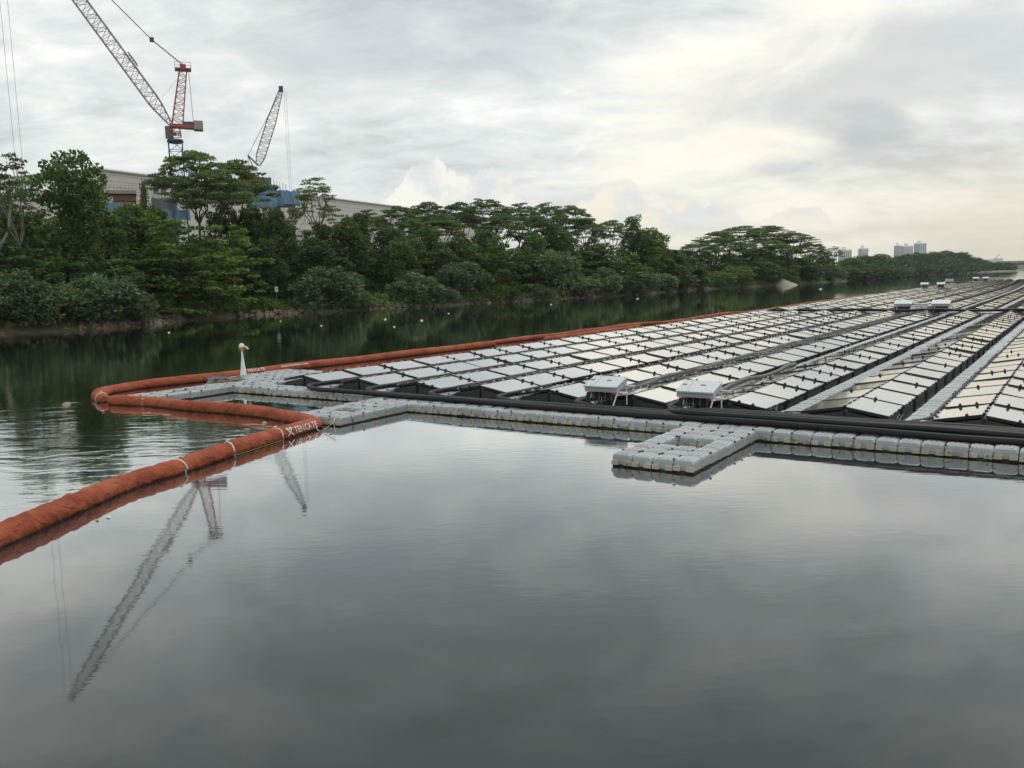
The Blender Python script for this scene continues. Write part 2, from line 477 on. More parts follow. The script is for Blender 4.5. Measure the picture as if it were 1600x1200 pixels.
class MB:
    def __init__(self):
        self.v, self.f, self.m, self.s = [], [], [], []
    def add(self, verts, faces, mi=0, smooth=False):
        b = len(self.v)
        self.v.extend([tuple(map(float, p)) for p in verts])
        for f in faces:
            self.f.append([b + i for i in f])
            self.m.append(mi)
            self.s.append(smooth)
    def box(self, c, s, mi=0, B=None):
        c = np.array(c, float)
        hx, hy, hz = s[0] / 2, s[1] / 2, s[2] / 2
        B = np.eye(3) if B is None else np.array(B, float)      # rows are the local axes
        vs = [c + B[0] * a * hx + B[1] * b * hy + B[2] * d * hz for a, b, d in
              ((-1, -1, -1), (1, -1, -1), (1, 1, -1), (-1, 1, -1), (-1, -1, 1), (1, -1, 1), (1, 1, 1), (-1, 1, 1))]
        self.add(vs, [(0, 3, 2, 1), (4, 5, 6, 7), (0, 1, 5, 4), (1, 2, 6, 5), (2, 3, 7, 6), (3, 0, 4, 7)], mi)
    def strut(self, p, q, w, mi=0, n=4):
        p, q = np.array(p, float), np.array(q, float)
        self.tube([p, q], w / 2, n, mi, True, False)
    def tube(self, path, r, n=8, mi=0, cap=True, smooth=True, rfun=None):
        path = [np.array(p, float) for p in path]
        rings = []
        for i, p in enumerate(path):
            a = path[min(i + 1, len(path) - 1)] - path[max(i - 1, 0)]
            L = np.linalg.norm(a)
            a = a / L if L > 1e-9 else np.array([0, 0, 1.0])
            ref = np.array([0, 0, 1.0]) if abs(a[2]) < 0.95 else np.array([1.0, 0, 0])
            s = np.cross(a, ref); s /= np.linalg.norm(s)
            t = np.cross(s, a)
            ri = r[i] if hasattr(r, '__len__') else r
            ring = []
            for k in range(n):
                th = 2 * math.pi * (k + 0.5) / n
                rr = ri if rfun is None else ri * rfun(i, th)
                ring.append(p + s * math.cos(th) * rr + t * math.sin(th) * rr)
            rings.append(ring)
        vs = [v for ring in rings for v in ring]
        fs = []
        for i in range(len(path) - 1):
            for k in range(n):
                k2 = (k + 1) % n
                fs.append((i * n + k, i * n + k2, (i + 1) * n + k2, (i + 1) * n + k))
        self.add(vs, fs, mi, smooth)
        if cap:
            b = len(path) - 1
            self.add(rings[0], [tuple(range(n))], mi)
            self.add(rings[b], [tuple(reversed(range(n)))], mi)
    def lathe(self, c, prof, n=12, mi=0, smooth=True):
        vs, fs = [], []
        for (r, z) in prof:
            for k in range(n):
                th = 2 * math.pi * k / n
                vs.append((c[0] + r * math.cos(th), c[1] + r * math.sin(th), c[2] + z))
        for i in range(len(prof) - 1):
            for k in range(n):
                k2 = (k + 1) % n
                fs.append((i * n + k, i * n + k2, (i + 1) * n + k2, (i + 1) * n + k))
        self.add(vs, fs, mi, smooth)
        self.add(vs[:n], [tuple(reversed(range(n)))], mi)
        self.add(vs[-n:], [tuple(range(n))], mi)
    def mesh(self, name, mats, org=(0, 0, 0)):
        me = bpy.data.meshes.new(name)
        o = np.array(org, float)
        me.from_pydata([tuple(np.array(p) - o) for p in self.v], [], self.f)
        for m in (mats if isinstance(mats, (list, tuple)) else [mats]):
            me.materials.append(m)
        me.polygons.foreach_set('material_index', self.m)
        me.polygons.foreach_set('use_smooth', self.s)
        me.update()
        return me
    def part(self, name, mats, parent):
        """one child mesh; vertices were given in world space"""
        org = ORG[parent.name]
        o = link(name, self.mesh(name, mats, org), parent)
        ORG[o.name] = org
        return o
    def top(self, name, mats, label, cat, group=None, kind=None, loc=None):
        loc = np.array(self.v).mean(axis=0) if loc is None else np.array(loc, float)
        o = link(name, self.mesh(name, mats, loc), None, loc)
        ORG[o.name] = loc
        return tag(o, label, cat, group, kind)

def spline(pts, step):
    """Catmull-Rom through pts resampled every step metres"""
    P = [np.array(p, float) for p in pts]
    P = [2 * P[0] - P[1]] + P + [2 * P[-1] - P[-2]]
    out = []
    for i in range(1, len(P) - 2):
        L = np.linalg.norm(P[i + 1] - P[i])
        n = max(2, int(L / step))
        for k in range(n):
            t = k / n
            a, b, c, d = P[i - 1], P[i], P[i + 1], P[i + 2]
            out.append(0.5 * ((2 * b) + (-a + c) * t + (2 * a - 5 * b + 4 * c - d) * t * t + (-a + 3 * b - 3 * c + d) * t ** 3))
    out.append(P[-2])
    return out

ORD = ['first', 'second', 'third', 'fourth', 'fifth', 'sixth', 'seventh', 'eighth', 'ninth', 'tenth', 'eleventh', 'twelfth', 'thirteenth', 'fourteenth', 'fifteenth', 'sixteenth', 'seventeenth', 'eighteenth', 'nineteenth', 'twentieth']
ORD += ['twenty-' + x for x in ORD[:9]] + ['thirtieth'] + ['thirty-' + x for x in ORD[:9]] + ['fortieth']

# ------------------------------------------------------------------ array frame (u across the rows, v along them)
UA, VA = R(-32.5), R(55.5)
UV0 = np.array([-3.8, 28.4])
UD, VD = np.array([math.cos(UA), math.sin(UA)]), np.array([math.cos(VA), math.sin(VA)])
GRID_ROT = R(-33.5)
def W(u, v, z=0.0):
    if v > 110:
        u = u - 2.2e-4 * (v - 110) ** 2 * min(1.0, max(0.0, (u + 9) / 14))
    p = UV0 + UD * u + VD * v
    return np.array([p[0], p[1], z])

# ------------------------------------------------------------------ shore line and terrain
SHORE_PX = [(0, 522), (100, 517), (200, 510), (300, 500), (400, 492), (500, 488), (600, 482), (700, 477), (800, 471), (900, 466), (1000, 460), (1100, 452), (1220, 446), (1340, 438), (1440, 430), (1550, 424.5)]
SX = np.array([p[0] for p in SHORE_PX], float)
SY = np.array([p[1] for p in SHORE_PX], float)
def shore(px):
    y = float(np.interp(px, SX, SY))
    if px < 0:
        y = 522 - px * 0.06
    return gnd(px, y)
shore_pts = [(-240, -160), (-150, -30), (-92, 40)] + [tuple(gnd(*p)[:2]) for p in SHORE_PX] + [(520, 930), (900, 1500), (1900, 2600)]
shore_pts = np.array(shore_pts)
LAND = np.array([-0.78, 0.62]); LAND /= np.linalg.norm(LAND)
prof = [(-4, -1.2), (-0.6, -0.25), (0.4, 0.18), (1.6, 0.65), (4, 1.15), (8, 2.0), (14, 2.7), (30, 3.2), (80, 3.6), (300, 4.0), (1500, 5.0), (9000, 8.0)]
dense = []
for i in range(len(shore_pts) - 1):
    L = np.linalg.norm(shore_pts[i + 1] - shore_pts[i])
    n = max(1, int(L / 3.0)) if 0 < i < len(shore_pts) - 3 else max(1, int(L / 40))
    for k in range(n):
        dense.append(shore_pts[i] + (shore_pts[i + 1] - shore_pts[i]) * k / n)
dense.append(shore_pts[-1])
mb = MB()
vs, fs = [], []
for i, p in enumerate(dense):
    jit = 0.9 * math.sin(i * 0.9) + 0.6 * math.sin(i * 2.3 + 1)
    for j, (o_, z_) in enumerate(prof):
        q = p + LAND * (o_ + (jit if j < 6 else 0) + RNG.uniform(-0.25, 0.25) * (j < 6))
        vs.append((q[0], q[1], z_ + RNG.uniform(-0.12, 0.12) * (1 < j < 8)))
m_ = len(prof)
for i in range(len(dense) - 1):
    for j in range(m_ - 1):
        fs.append((i * m_ + j, (i + 1) * m_ + j, (i + 1) * m_ + j + 1, i * m_ + j + 1))
mb.add(vs, fs, 0, True)
bank = link('river_bank', mb.mesh('river_bank', M_SOIL))
tag(bank, 'brown and green river bank sloping up from the water under the trees', kind='structure')

def zland(off):
    return float(np.interp(off, [p[0] for p in prof], [p[1] for p in prof]))

# ------------------------------------------------------------------ red containment boom
BR = 0.245
def px_path(pts, z=0.10):
    return [gnd(x, y, z) for x, y in pts]
run_near = px_path([(-150, 905), (-60, 867), (0, 840.6), (97.5, 798.4), (195, 757), (282.7, 730), (360.7, 704), (435.5, 680.7), (480, 667), (498, 661.5)])
run_ring = px_path([(489, 661), (463, 654.7), (417.5, 647), (365, 641.5), (295, 636), (242, 630), (172, 627)])
run_side = px_path([(163, 625), (153, 619), (164, 612.5), (225, 602.5), (330, 591), (435, 577.5), (575, 561), (680, 548.5), (772, 538)])
run_far = px_path([(765, 536), (880, 522.5), (1000, 506.5), (1050, 503.5), (1130, 491), (1180, 487), (1280, 472), (1360, 462), (1440, 452), (1490, 446)]) + [W(-6.9, 250, 0.1)]

def boom(name, label, pts, step, fold, seed, ties=(), n=20, BR=BR):
    rs = np.random.default_rng(seed)
    path = spline(pts, step)
    s = np.concatenate([[0], np.cumsum([np.linalg.norm(path[i + 1] - path[i]) for i in range(len(path) - 1)])])
    total = s[-1]
    ph = rs.uniform(0, 6.28, 8)
    joints = np.arange(1.7, total, 3.1 if step < 0.5 else 7.0) + rs.uniform(-0.5, 0.5, len(np.arange(1.7, total, 3.1 if step < 0.5 else 7.0)))
    radii = []
    for i, si in enumerate(s):
        r = BR * (1 + 0.012 * math.sin(si * 0.8 + ph[0]) + 0.008 * math.sin(si * 2.7 + ph[1]))
        for j in joints:
            r *= 1 - 0.075 * math.exp(-((si - j) / max(0.07, step * 0.6)) ** 2)
        for tt in ties:
            r *= 1 - 0.10 * math.exp(-((si - tt) / 0.12) ** 2)
        if si < 0.25: r *= 0.55 + 0.45 * math.sqrt(max(0, si / 0.25))
        if total - si < 0.25: r *= 0.55 + 0.45 * math.sqrt(max(0, (total - si) / 0.25))
        radii.append(r)
        path[i][2] += 0.016 * math.sin(si * 0.9 + ph[2])
    def rf(i, th):
        si = s[i]
        a = math.sin(si * 9.0 + th * 1.6 + ph[4]) * math.sin(si * 1.3 + ph[5])
        b = math.sin(si * 17.0 - th * 2.2 + ph[6]) * math.sin(si * 2.1 + th + ph[7])
        c = math.sin(si * 29.0 + th * 3.1 + 2 * math.sin(si * 3.0)) * math.sin(si * 4.3 - th + ph[2])
        return 1 + fold * (0.055 * a * abs(a) + 0.04 * b + 0.03 * c) * (1 if math.sin(th) > -0.3 else 0.4)
    org = path[len(path) // 2].copy(); org[2] = 0
    t = thing(name, label, 'boom', org, 'sections of the red floating boom')
    m = MB()
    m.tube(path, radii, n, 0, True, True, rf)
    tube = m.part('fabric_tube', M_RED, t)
    for tt in ties:
        i = int(np.argmin(abs(s - tt)))
        a = path[min(i + 1, len(path) - 1)] - path[i - 1]; a /= np.linalg.norm(a)
        sd_ = np.cross(a, [0, 0, 1]); sd_ /= np.linalg.norm(sd_)
        u_ = np.cross(sd_, a)
        m = MB()
        for off in (-0.012, 0.018):
            ring = [path[i] + a * (off + 0.05 * math.cos(k * 0.4 + tt)) + (sd_ * math.cos(k * 2 * math.pi / 20) + u_ * math.sin(k * 2 * math.pi / 20)) * (radii[i] * 1.015 + 0.006) for k in range(21)]
            m.tube(ring, 0.014, 5, 0, False)
        k0 = path[i] + u_ * (radii[i] + 0.03)
        m.tube([k0 - a * 0.04, k0 + u_ * 0.03, k0 + a * 0.09 + u_ * 0.02], 0.02, 5, 0)
        m.part('rope_tie', M_ROPE, t)
    return t, path, s, radii

b_near, pn, sn, rn = boom('containment_boom', 'red fabric boom with white rope ties running into open water, white lettering at its tip', run_near, 0.09, 1.0, 3, ties=(), n=24)
tl = sn[-1]
# rope ties measured along the near run
def s_at(path, s, px):
    best = min(range(len(path)), key=lambda i: abs(800 + 0 - 800 + proj(path[i])[0] - px))
    return s[best]
def proj(P):
    q = np.array(P, float) - np.array([0, 0, CAM_H])
    d = (q[0], q[1] * cp - q[2] * sp, q[1] * sp + q[2] * cp)
    uu, vv = F_PX * d[0] / d[1], -F_PX * d[2] / d[1]
    return (800 + uu * math.cos(ROLL) + vv * math.sin(ROLL), 600 - uu * math.sin(ROLL) + vv * math.cos(ROLL))
for o in [x for x in bpy.data.objects if x == b_near or x.parent == b_near]:
    ORG.pop(o.name, None)
    bpy.data.objects.remove(o)
tie_s = [s_at(pn, sn, px) for px in (278, 357, 431)]
b_near, pn, sn, rn = boom('containment_boom', 'red fabric boom with white rope ties running into open water, white lettering at its tip', run_near, 0.06, 1.0, 3, ties=tie_s, n=28)
b_ring, pr, sr, rr_ = boom('containment_boom', 'sagging red boom section across the square opening in the grey floats', run_ring, 0.12, 0.45, 5, n=20)
b_side, ps, ss, rs_ = boom('containment_boom', 'red boom section bending round the corner beside the white beacon', run_side, 0.2, 0.5, 8, ties=(0.35,), n=18)
b_far, pf, sf, rf_ = boom('containment_boom', 'long thin red boom bordering the far side of the solar panels', run_far, 0.8, 0.6, 9, n=12, BR=0.19)
m = MB()
b_over, po, so, ro = boom('containment_boom', 'short red boom section overlapping the long boom beside the first panel row', px_path([(850, 531), (920, 521.5), (1000, 510.5)]), 0.4, 0.5, 12, n=14, BR=0.2)

def lettering(text, path, s, radii, s0, s1, ang0, height, parent, name='lettering', flip=False):
    cu_ = bpy.data.curves.new('text', 'FONT')
    cu_.body = text
    cu_.size = 1.0
    cu_.resolution_u = 2
    ob = bpy.data.objects.new('text', cu_)
    COL.objects.link(ob)
    dg = bpy.context.evaluated_depsgraph_get()
    me = bpy.data.meshes.new_from_object(ob.evaluated_get(dg))
    vs = np.array([v.co[:] for v in me.vertices])
    fs = [list(p.vertices) for p in me.polygons]
    bpy.data.objects.remove(ob)
    x0, x1 = vs[:, 0].min(), vs[:, 0].max()
    y0, y1 = vs[:, 1].min(), vs[:, 1].max()
    wrap(vs, fs, path, s, radii, x0, x1, y0, y1, s0, s1, ang0, height, parent, name)

def wrap(vs, fs, path, s, radii, x0, x1, y0, y1, s0, s1, ang0, height, parent, name):
    P = np.array(path)
    out_ = []
    for x, y, _ in vs:
        si = s0 + (x - x0) / (x1 - x0) * (s1 - s0)
        i = int(np.clip(np.searchsorted(s, si), 1, len(s) - 1))
        k = (si - s[i - 1]) / (s[i] - s[i - 1])
        p = P[i - 1] * (1 - k) + P[i] * k
        r = radii[i] * 1.075 + 0.008
        a = P[min(i + 1, len(P) - 1)] - P[i - 1]; a /= np.linalg.norm(a)
        sd_ = np.cross(a, [0, 0, 1]); sd_ /= np.linalg.norm(sd_)
        if np.dot(sd_[:2], p[:2]) > 0:            # the side that faces the jetty
            sd_ = -sd_
        th = ang0 + ((y - y0) / (y1 - y0) - 0.5) * height / r
        out_.append(p + sd_ * math.cos(th) * r + np.array([0, 0, 1]) * math.sin(th) * r)
    m = MB()
    m.add(out_, fs, 0)
    m.part(name, M_WHITE, parent)

sA, sB = s_at(pn, sn, 449), s_at(pn, sn, 485)
# the run reads left to right on the jetty side
lettering('TENCATE', pn, sn, rn, sA, sB, R(22), 0.20, b_near)
# emblem: crossed strokes with two curled ends
ev, ef = [], []
def stroke(pts, wd):
    for (ax, ay), (bx, by) in zip(pts[:-1], pts[1:]):
        d = np.array([bx - ax, by - ay]); d = d / np.linalg.norm(d) * wd / 2
        b = len(ev)
        ev.extend([(ax - d[1] - d[0], ay + d[0] - d[1], 0), (ax + d[1] - d[0], ay - d[0] - d[1], 0), (bx + d[1] + d[0], by - d[0] + d[1], 0), (bx - d[1] + d[0], by + d[0] + d[1], 0)])
        ef.append((b, b + 1, b + 2, b + 3))
stroke([(0.05, 0.0), (0.95, 0.85)], 0.10)
stroke([(0.95, 0.05), (0.1, 0.8)], 0.14)
stroke([(0.1, 0.8), (0.05, 0.98), (0.3, 1.0), (0.42, 0.8)], 0.12)
stroke([(0.95, 0.85), (0.85, 1.02), (0.6, 0.98), (0.62, 0.8)], 0.12)
wrap(np.array(ev), ef, pn, sn, rn, 0, 1, 0, 1, s_at(pn, sn, 438.5), s_at(pn, sn, 446.5), R(20), 0.24, b_near, 'emblem')
sC, sD = s_at(ps, ss, 384), s_at(ps, ss, 413)
lettering('TENCATE', ps, ss, rs_, sC, sD, R(42), 0.17, b_side)
lettering('www.hooklim.com', ps, ss, rs_, s_at(ps, ss, 432), s_at(ps, ss, 478), R(38), 0.13, b_side)

# ------------------------------------------------------------------ water: calm inside the boom, wind-rippled outside
inside = [p[:2] for p in run_near[::-1]][0:]
poly_in = [tuple(p[:2]) for p in run_near[::-1]]           # tip back towards the jetty
poly_in = [(1400, -600), (1400, 900)] + [tuple(W(-6.9, 250)[:2])] + [tuple(p[:2]) for p in run_far[-2::-1]] + [tuple(p[:2]) for p in run_side[::-1]] + [tuple(p[:2]) for p in run_ring[::-1]] + poly_in + [(-12, 5), (-30, -600)]
mb = MB()
mb.add([(x, y, 0.0) for x, y in poly_in], [tuple(range(len(poly_in)))], 1)
far_edge = [(-20000, -600), (-20000, 25000), (25000, 25000), (25000, -600), (1400, -600)]
outer = [(-20000, -600), (-30, -600)] + poly_in[::-1][1:][:-1] + [(1400, -600), (25000, -600), (25000, 25000), (-20000, 25000)]
seq = [(-20000, -600), (-30, -600), (-12, 5)] + [tuple(p[:2]) for p in run_near] + [tuple(p[:2]) for p in run_ring] + [tuple(p[:2]) for p in run_side] + [tuple(p[:2]) for p in run_far[:-1]] + [tuple(W(-6.9, 250)[:2]), (1400, 900), (1400, -600), (25000, -600), (25000, 25000), (-20000, 25000)]
mb.add([(x, y, 0.0) for x, y in seq], [tuple(range(len(seq)))], 0)
me = mb.mesh('water', [M_WATER_OUT, M_WATER_IN])
import bmesh
bm = bmesh.new(); bm.from_mesh(me)
bmesh.ops.triangulate(bm, faces=bm.faces[:])
for f in bm.faces:
    if f.normal.z < 0:
        f.normal_flip()
bm.to_mesh(me); bm.free()
wat = link('water', me)
tag(wat, 'dark calm reservoir water reflecting the cloudy sky', kind='structure')

# ------------------------------------------------------------------ modular floats
def float_mesh():
    m = MB()
    def ring(h, c, z):
        return [(h, -h + c, z), (h, h - c, z), (h - c, h, z), (-h + c, h, z), (-h, h - c, z), (-h, -h + c, z), (-h + c, -h, z), (h - c, -h, z)]
    rings = [ring(0.238, 0.045, 0.06), ring(0.245, 0.03, 0.27), ring(0.238, 0.065, 0.345), ring(0.212, 0.06, 0.375)]
    vs = [p for r_ in rings for p in r_]
    fs = []
    for i in range(3):
        for k in range(8):
            fs.append((i * 8 + k, i * 8 + (k + 1) % 8, (i + 1) * 8 + (k + 1) % 8, (i + 1) * 8 + k))
    fs.append(tuple(range(24, 32)))
    m.add(vs, fs, 0)
    for x in (-0.11, 0, 0.11):
        m.box((x, 0, 0.378), (0.07, 0.36, 0.022), 0)
    for x in (-0.155, 0.155):
        for y in (-1, 1):
            m.box((x, y * 0.243, 0.115), (0.17, 0.11, 0.125), 1)
    m.box((0, 0, -0.02), (0.475, 0.475, 0.19), 2)
    m.box((0.235, 0.235, 0.37), (0.045, 0.045, 0.06), 3)
    m.v = [(x, y, z * 0.76) for x, y, z in m.v]
    return m.mesh('float', [M_FLOAT, M_LUG, M_ALGAE, M_CRANEDARK])
FLOAT_ME = float_mesh()

def float_deck(name, label, cat, cells, group='grey modular float decks'):
    """cells: list of (u, v) float centres"""
    c = np.mean([W(u, v) for u, v in cells], axis=0)
    t = thing(name, label, cat, c, group)
    for u, v in cells:
        p = W(u, v, random.uniform(-0.014, 0.014)) - c
        o = link('float', FLOAT_ME, t, p, GRID_ROT + R(random.uniform(-0.9, 0.9)) + random.choice((0, math.pi)))
        o.rotation_euler[0], o.rotation_euler[1] = R(random.uniform(-1, 1)), R(random.uniform(-1, 1))
    return t

DV0 = -0.20
deck = [(u, DV0 + 0.25 + 0.5 * j) for u in np.arange(-10.70, 26, 0.5) for j in range(4) if u > -1.5 or j >= 2]
float_deck('front_walkway', 'long grey float walkway under the black conduits at the front of the panels', 'walkway', deck)
pont = [(10.45 + 0.5 * i, -4.22 + 0.53 * j) for i in range(4) for j in range(8) if not (i in (1, 2) and j in (3, 4))]
float_deck('float_jetty', 'short grey float jetty with a square hole jutting into calm water', 'jetty', pont)
arm_r = [(-1.25 + 0.5 * i, -3.05 + 0.52 * j) for i in range(4) for j in range(6) if not (i in (1, 2) and j == 2)]
float_deck('arm_walkway', 'grey float arm reaching the tip of the red boom', 'walkway', arm_r)
arm_l = [(-10.70 + 0.5 * i, -2.95 + 0.5 * j) for i in range(3) for j in range(8) if not (i == 1 and j in (3, 4))]
float_deck('arm_walkway', 'pale grey float arm beside the corner of the red boom', 'walkway', arm_l)
plat = [(-12.3 + 0.5 * i, 2.10 + 0.5 * j) for i in range(5) for j in range(9)]
float_deck('beacon_platform', 'pale grey float platform carrying the white beacon', 'platform', plat)

# ------------------------------------------------------------------ solar panels
RIDGES = [-7.3, -4.3, -1.4, 1.45, 4.25, 7.3, 10.4, 13.7, 17.1, 20.4, 23.7]
HALF, ZR, ZV = 1.17, 0.63, 0.425
PITCHV, PLEN, V0 = 2.25, 2.12, 2.5
N1 = 26                                             # panels per side in the near block
def panel_mesh(side):
    m = MB()
    a, b = 0.045, HALF
    drop = (ZR - ZV)
    def pt(x, y, dz): return (side * x, y, -drop * (x / HALF) + dz)
    e = 0.022
    o8 = [pt(a, 0, 0), pt(b, 0, 0), pt(b, PLEN, 0), pt(a, PLEN, 0)]
    i8 = [pt(a + e, e, 0.0), pt(b - e, e, 0.0), pt(b - e, PLEN - e, 0.0), pt(a + e, PLEN - e, 0.0)]
    lo = [pt(a, 0, -0.085), pt(b, 0, -0.085), pt(b, PLEN, -0.05), pt(a, PLEN, -0.05)]
    vs = o8 + i8 + lo
    q = lambda *f: f if side > 0 else tuple(reversed(f))
    m.add(vs, [q(4, 5, 6, 7)], 0)
    m.add(vs, [q(0, 1, 5, 4), q(1, 2, 6, 5), q(2, 3, 7, 6), q(3, 0, 4, 7)], 1)
    m.add(vs, [q(8, 9, 1, 0), q(9, 10, 2, 1), q(10, 11, 3, 2), q(11, 8, 0, 3), q(11, 10, 9, 8)], 3)
    for x in (a - 0.012, b + 0.02):
        for y in (0.35, 0.95, 1.55):
            p = pt(x, y, 0.008)
            m.box(p, (0.04, 0.10, 0.025), 2)
    return m.mesh('panel', [M_GLASS, M_FRAME, M_PIN, M_BLACK])
PANEL = {1: panel_mesh(1), -1: panel_mesh(-1)}
def clamp_mesh():
    m = MB()
    m.box((0, 0, 0.0), (0.075, 0.10, 0.07), 0)
    m.box((0, 0, 0.045), (0.035, 0.05, 0.03), 0)
    return m.mesh('clamp', M_BLACK)
CLAMP = clamp_mesh()
def support_mesh():
    m = MB()
    sec = [(-1.12, -0.05), (-1.12, 0.26), (-1.05, ZV - 0.12), (0, ZR - 0.13), (1.05, ZV - 0.12), (1.12, 0.26), (1.12, -0.05)]
    n = len(sec)
    y0, y1 = 0.05, 1.95
    vs = [(x, y0, z) for x, z in sec] + [(x, y1, z) for x, z in sec]
    fs = [tuple(range(n)), tuple(reversed(range(n, 2 * n)))] + [(i, i + n, (i + 1) % n + n, (i + 1) % n) for i in range(n)]
    m.add(vs, fs, 0)
    for x in (-0.72, -0.35, 0.35, 0.72):
        m.box((x, 0.04, 0.15), (0.30, 0.05, 0.20), 0)
    m.box((0, 0.04, 0.28), (0.05, 0.08, 0.5), 1)
    return m.mesh('support_float', [M_DARKFLOAT, M_BLACK])
SUPPORT = support_mesh()

def far_panels(m, u0, v_start, v_end):
    v = v_start
    while v < v_end:
        for side in (1, -1):
            jz = random.uniform(-0.02, 0.02)
            a, b = side * 0.045, side * HALF
            c4 = [W(u0 + a, v, ZR + jz), W(u0 + b, v, ZV + jz), W(u0 + b, v + PLEN - 0.08, ZV + jz - 0.026), W(u0 + a, v + PLEN - 0.08, ZR + jz - 0.026)]
            m.add(c4, [(0, 1, 2, 3) if side > 0 else (3, 2, 1, 0)], 0)
            d4 = [p - np.array([0, 0, 0.09]) for p in c4]
            m.add(c4 + d4, [(0, 4, 5, 1), (1, 5, 6, 2), (2, 6, 7, 3), (3, 7, 4, 0)], 1)
            if random.random() < 0.4:
                f_ = random.choice((0.33, 0.68))
                m.box(W(u0 + side * HALF * f_, v - 0.05, ZR - (ZR - ZV) * f_ + jz), (0.09, 0.10, 0.09), 1)
        m.add([W(u0 - 0.95, v, 0.3), W(u0 + 0.95, v, 0.3), W(u0 + 0.95, v + 2.1, 0.3), W(u0 - 0.95, v + 2.1, 0.3)], [(0, 1, 2, 3)], 1)
        v += PITCHV

for k, u0 in enumerate(RIDGES):
    base = W(u0, V0)
    where = 'beside the red boom' if k == 0 else ('farthest from the red boom' if k == len(RIDGES) - 1 else 'counting from the red boom')
    lab = f'{ORD[k]} gabled row of glossy solar panels {where}'
    t = thing('solar_panel_row', lab, 'solar panels', base, 'gabled rows of floating solar panels')
    n1 = N1 if k < 9 else (12 if k == 9 else 6)
    for i in range(n1):
        v = V0 + i * PITCHV
        for side in (1, -1):
            p = W(u0, v, ZR + random.uniform(-0.012, 0.012)) - base
            o = link('solar_panel', PANEL[side], t, p, GRID_ROT)
            o.rotation_euler = (R(-0.7 + random.uniform(-0.35, 0.35)), R(random.uniform(-0.7, 0.7)), GRID_ROT + R(random.uniform(-0.25, 0.25)))
            if random.random() < 0.62:
                for f in (0.33, 0.68):
                    if random.random() < 0.8:
                        c = link('clamp', CLAMP, o, (side * HALF * f, -0.05, -(ZR - ZV) * f + 0.01))
        link('support_float', SUPPORT, t, W(u0, v) - base, GRID_ROT)
    if k < 9:
        m = MB()
        vend = {0: 196, 1: 236}.get(k, 250)
        far_panels(m, u0, 66.0, vend)
        org = ORG[t.name]
        o = link('far_panels', m.mesh('far_panels', [M_GLASS, M_BLACK], org), t)
        o['kind'] = 'stuff'

# walkways in the valleys between the rows
def strip_floats(m, u, v0, v1, wd=0.56, seg=1.0):
    v = v0
    while v < v1:
        z = 0.285 + random.uniform(-0.01, 0.01)
        a = [W(u - wd / 2, v, z), W(u + wd / 2, v, z), W(u + wd / 2, v + seg - 0.04, z), W(u - wd / 2, v + seg - 0.04, z)]
        b = [p - np.array([0, 0, 0.25]) for p in a]
        m.add(a + b, [(0, 1, 2, 3), (0, 4, 5, 1), (1, 5, 6, 2), (2, 6, 7, 3), (3, 7, 4, 0)], 0)
        m.box(W(u + wd * 0.38 * random.choice((-1, 1)), v + 0.1, z + 0.04), (0.07, 0.07, 0.08), 1)
        v += seg
VALLEYS = [(-8.85, 0.0)] + [((RIDGES[i] + RIDGES[i + 1]) / 2, 0) for i in range(len(RIDGES) - 1)]
for k, (u, _) in enumerate(VALLEYS):
    if k > 9:
        break
    c = W(u, 2.0)
    names = 'grey float walkway between the red boom and the first panel row' if k == 0 else f'narrow grey float walkway between the {ORD[k-1]} and {ORD[k]} panel rows'
    t = thing('row_walkway', names, 'walkway', c, 'narrow float walkways between panel rows')
    nf = 44 if k >= 6 else 26
    cols = (-0.5, 0.0) if k == 0 else (0.0,)
    for i in range(nf):
        for du in cols:
            p = W(u + du, 2.07 + 0.5 * i, random.uniform(-0.012, 0.012)) - c
            link('float', FLOAT_ME, t, p, GRID_ROT + random.choice((0, math.pi)))
    m = MB()
    strip_floats(m, u - (0.25 if k == 0 else 0), 1.82 + 0.5 * nf, 196 if k == 0 else (245 if k < 9 else 60), 1.0 if k == 0 else 0.52)
    o = link('far_floats', m.mesh('far_floats', [M_FLOAT, M_PIN], ORG[t.name]), t)
    o['kind'] = 'stuff'

# ------------------------------------------------------------------ black cable conduits along the front walkway
def conduit(name, label, pts, r, mat, step=0.25, ribs=True, group='black cable conduits'):
    path = spline(pts, step)
    m = MB()
    m.tube(path, r, 9, 0, True, True)
    return m.top(name, mat, label, 'conduit', group, loc=path[len(path) // 2])
lane = 0
COND_U = [(VALLEYS[i][0], i) for i in (1, 2, 3, 4, 5, 6)]
for n, (u, k) in enumerate(COND_U):
    vl = 0.30 + 0.19 * n
    rs2 = random.Random(n)
    def lane_v(x):
        return vl + 0.55 * min(1.0, max(0.0, (6 - x) / 13))
    pts = ([W(u + rs2.uniform(-.06, .06), vv_, 0.385) for vv_ in range(60, 6, -6)] if k in (1, 2, 3, 5) else [W(u + 0.02, 5.0, 0.385)]) + [W(u + rs2.uniform(-.1, .1), 4.2, 0.385), W(u, 3.2, 0.385), W(u - 0.12, 2.35, 0.385), W(u + 0.02, lane_v(u) + 0.6, 0.40), W(u + 0.5, lane_v(u) + 0.17, 0.41), W(u + 1.1, lane_v(u + 1), 0.385)]
    uu = u + 2.2
    while uu < 27:
        pts.append(W(uu, lane_v(uu) + rs2.uniform(-0.03, 0.03), 0.378 + rs2.uniform(-0.008, 0.022)))
        uu += 1.7
    conduit('cable_conduit', f'black cable conduit bending out of the gap after the {ORD[k-1]} panel row', pts, 0.088, M_CONDUIT)
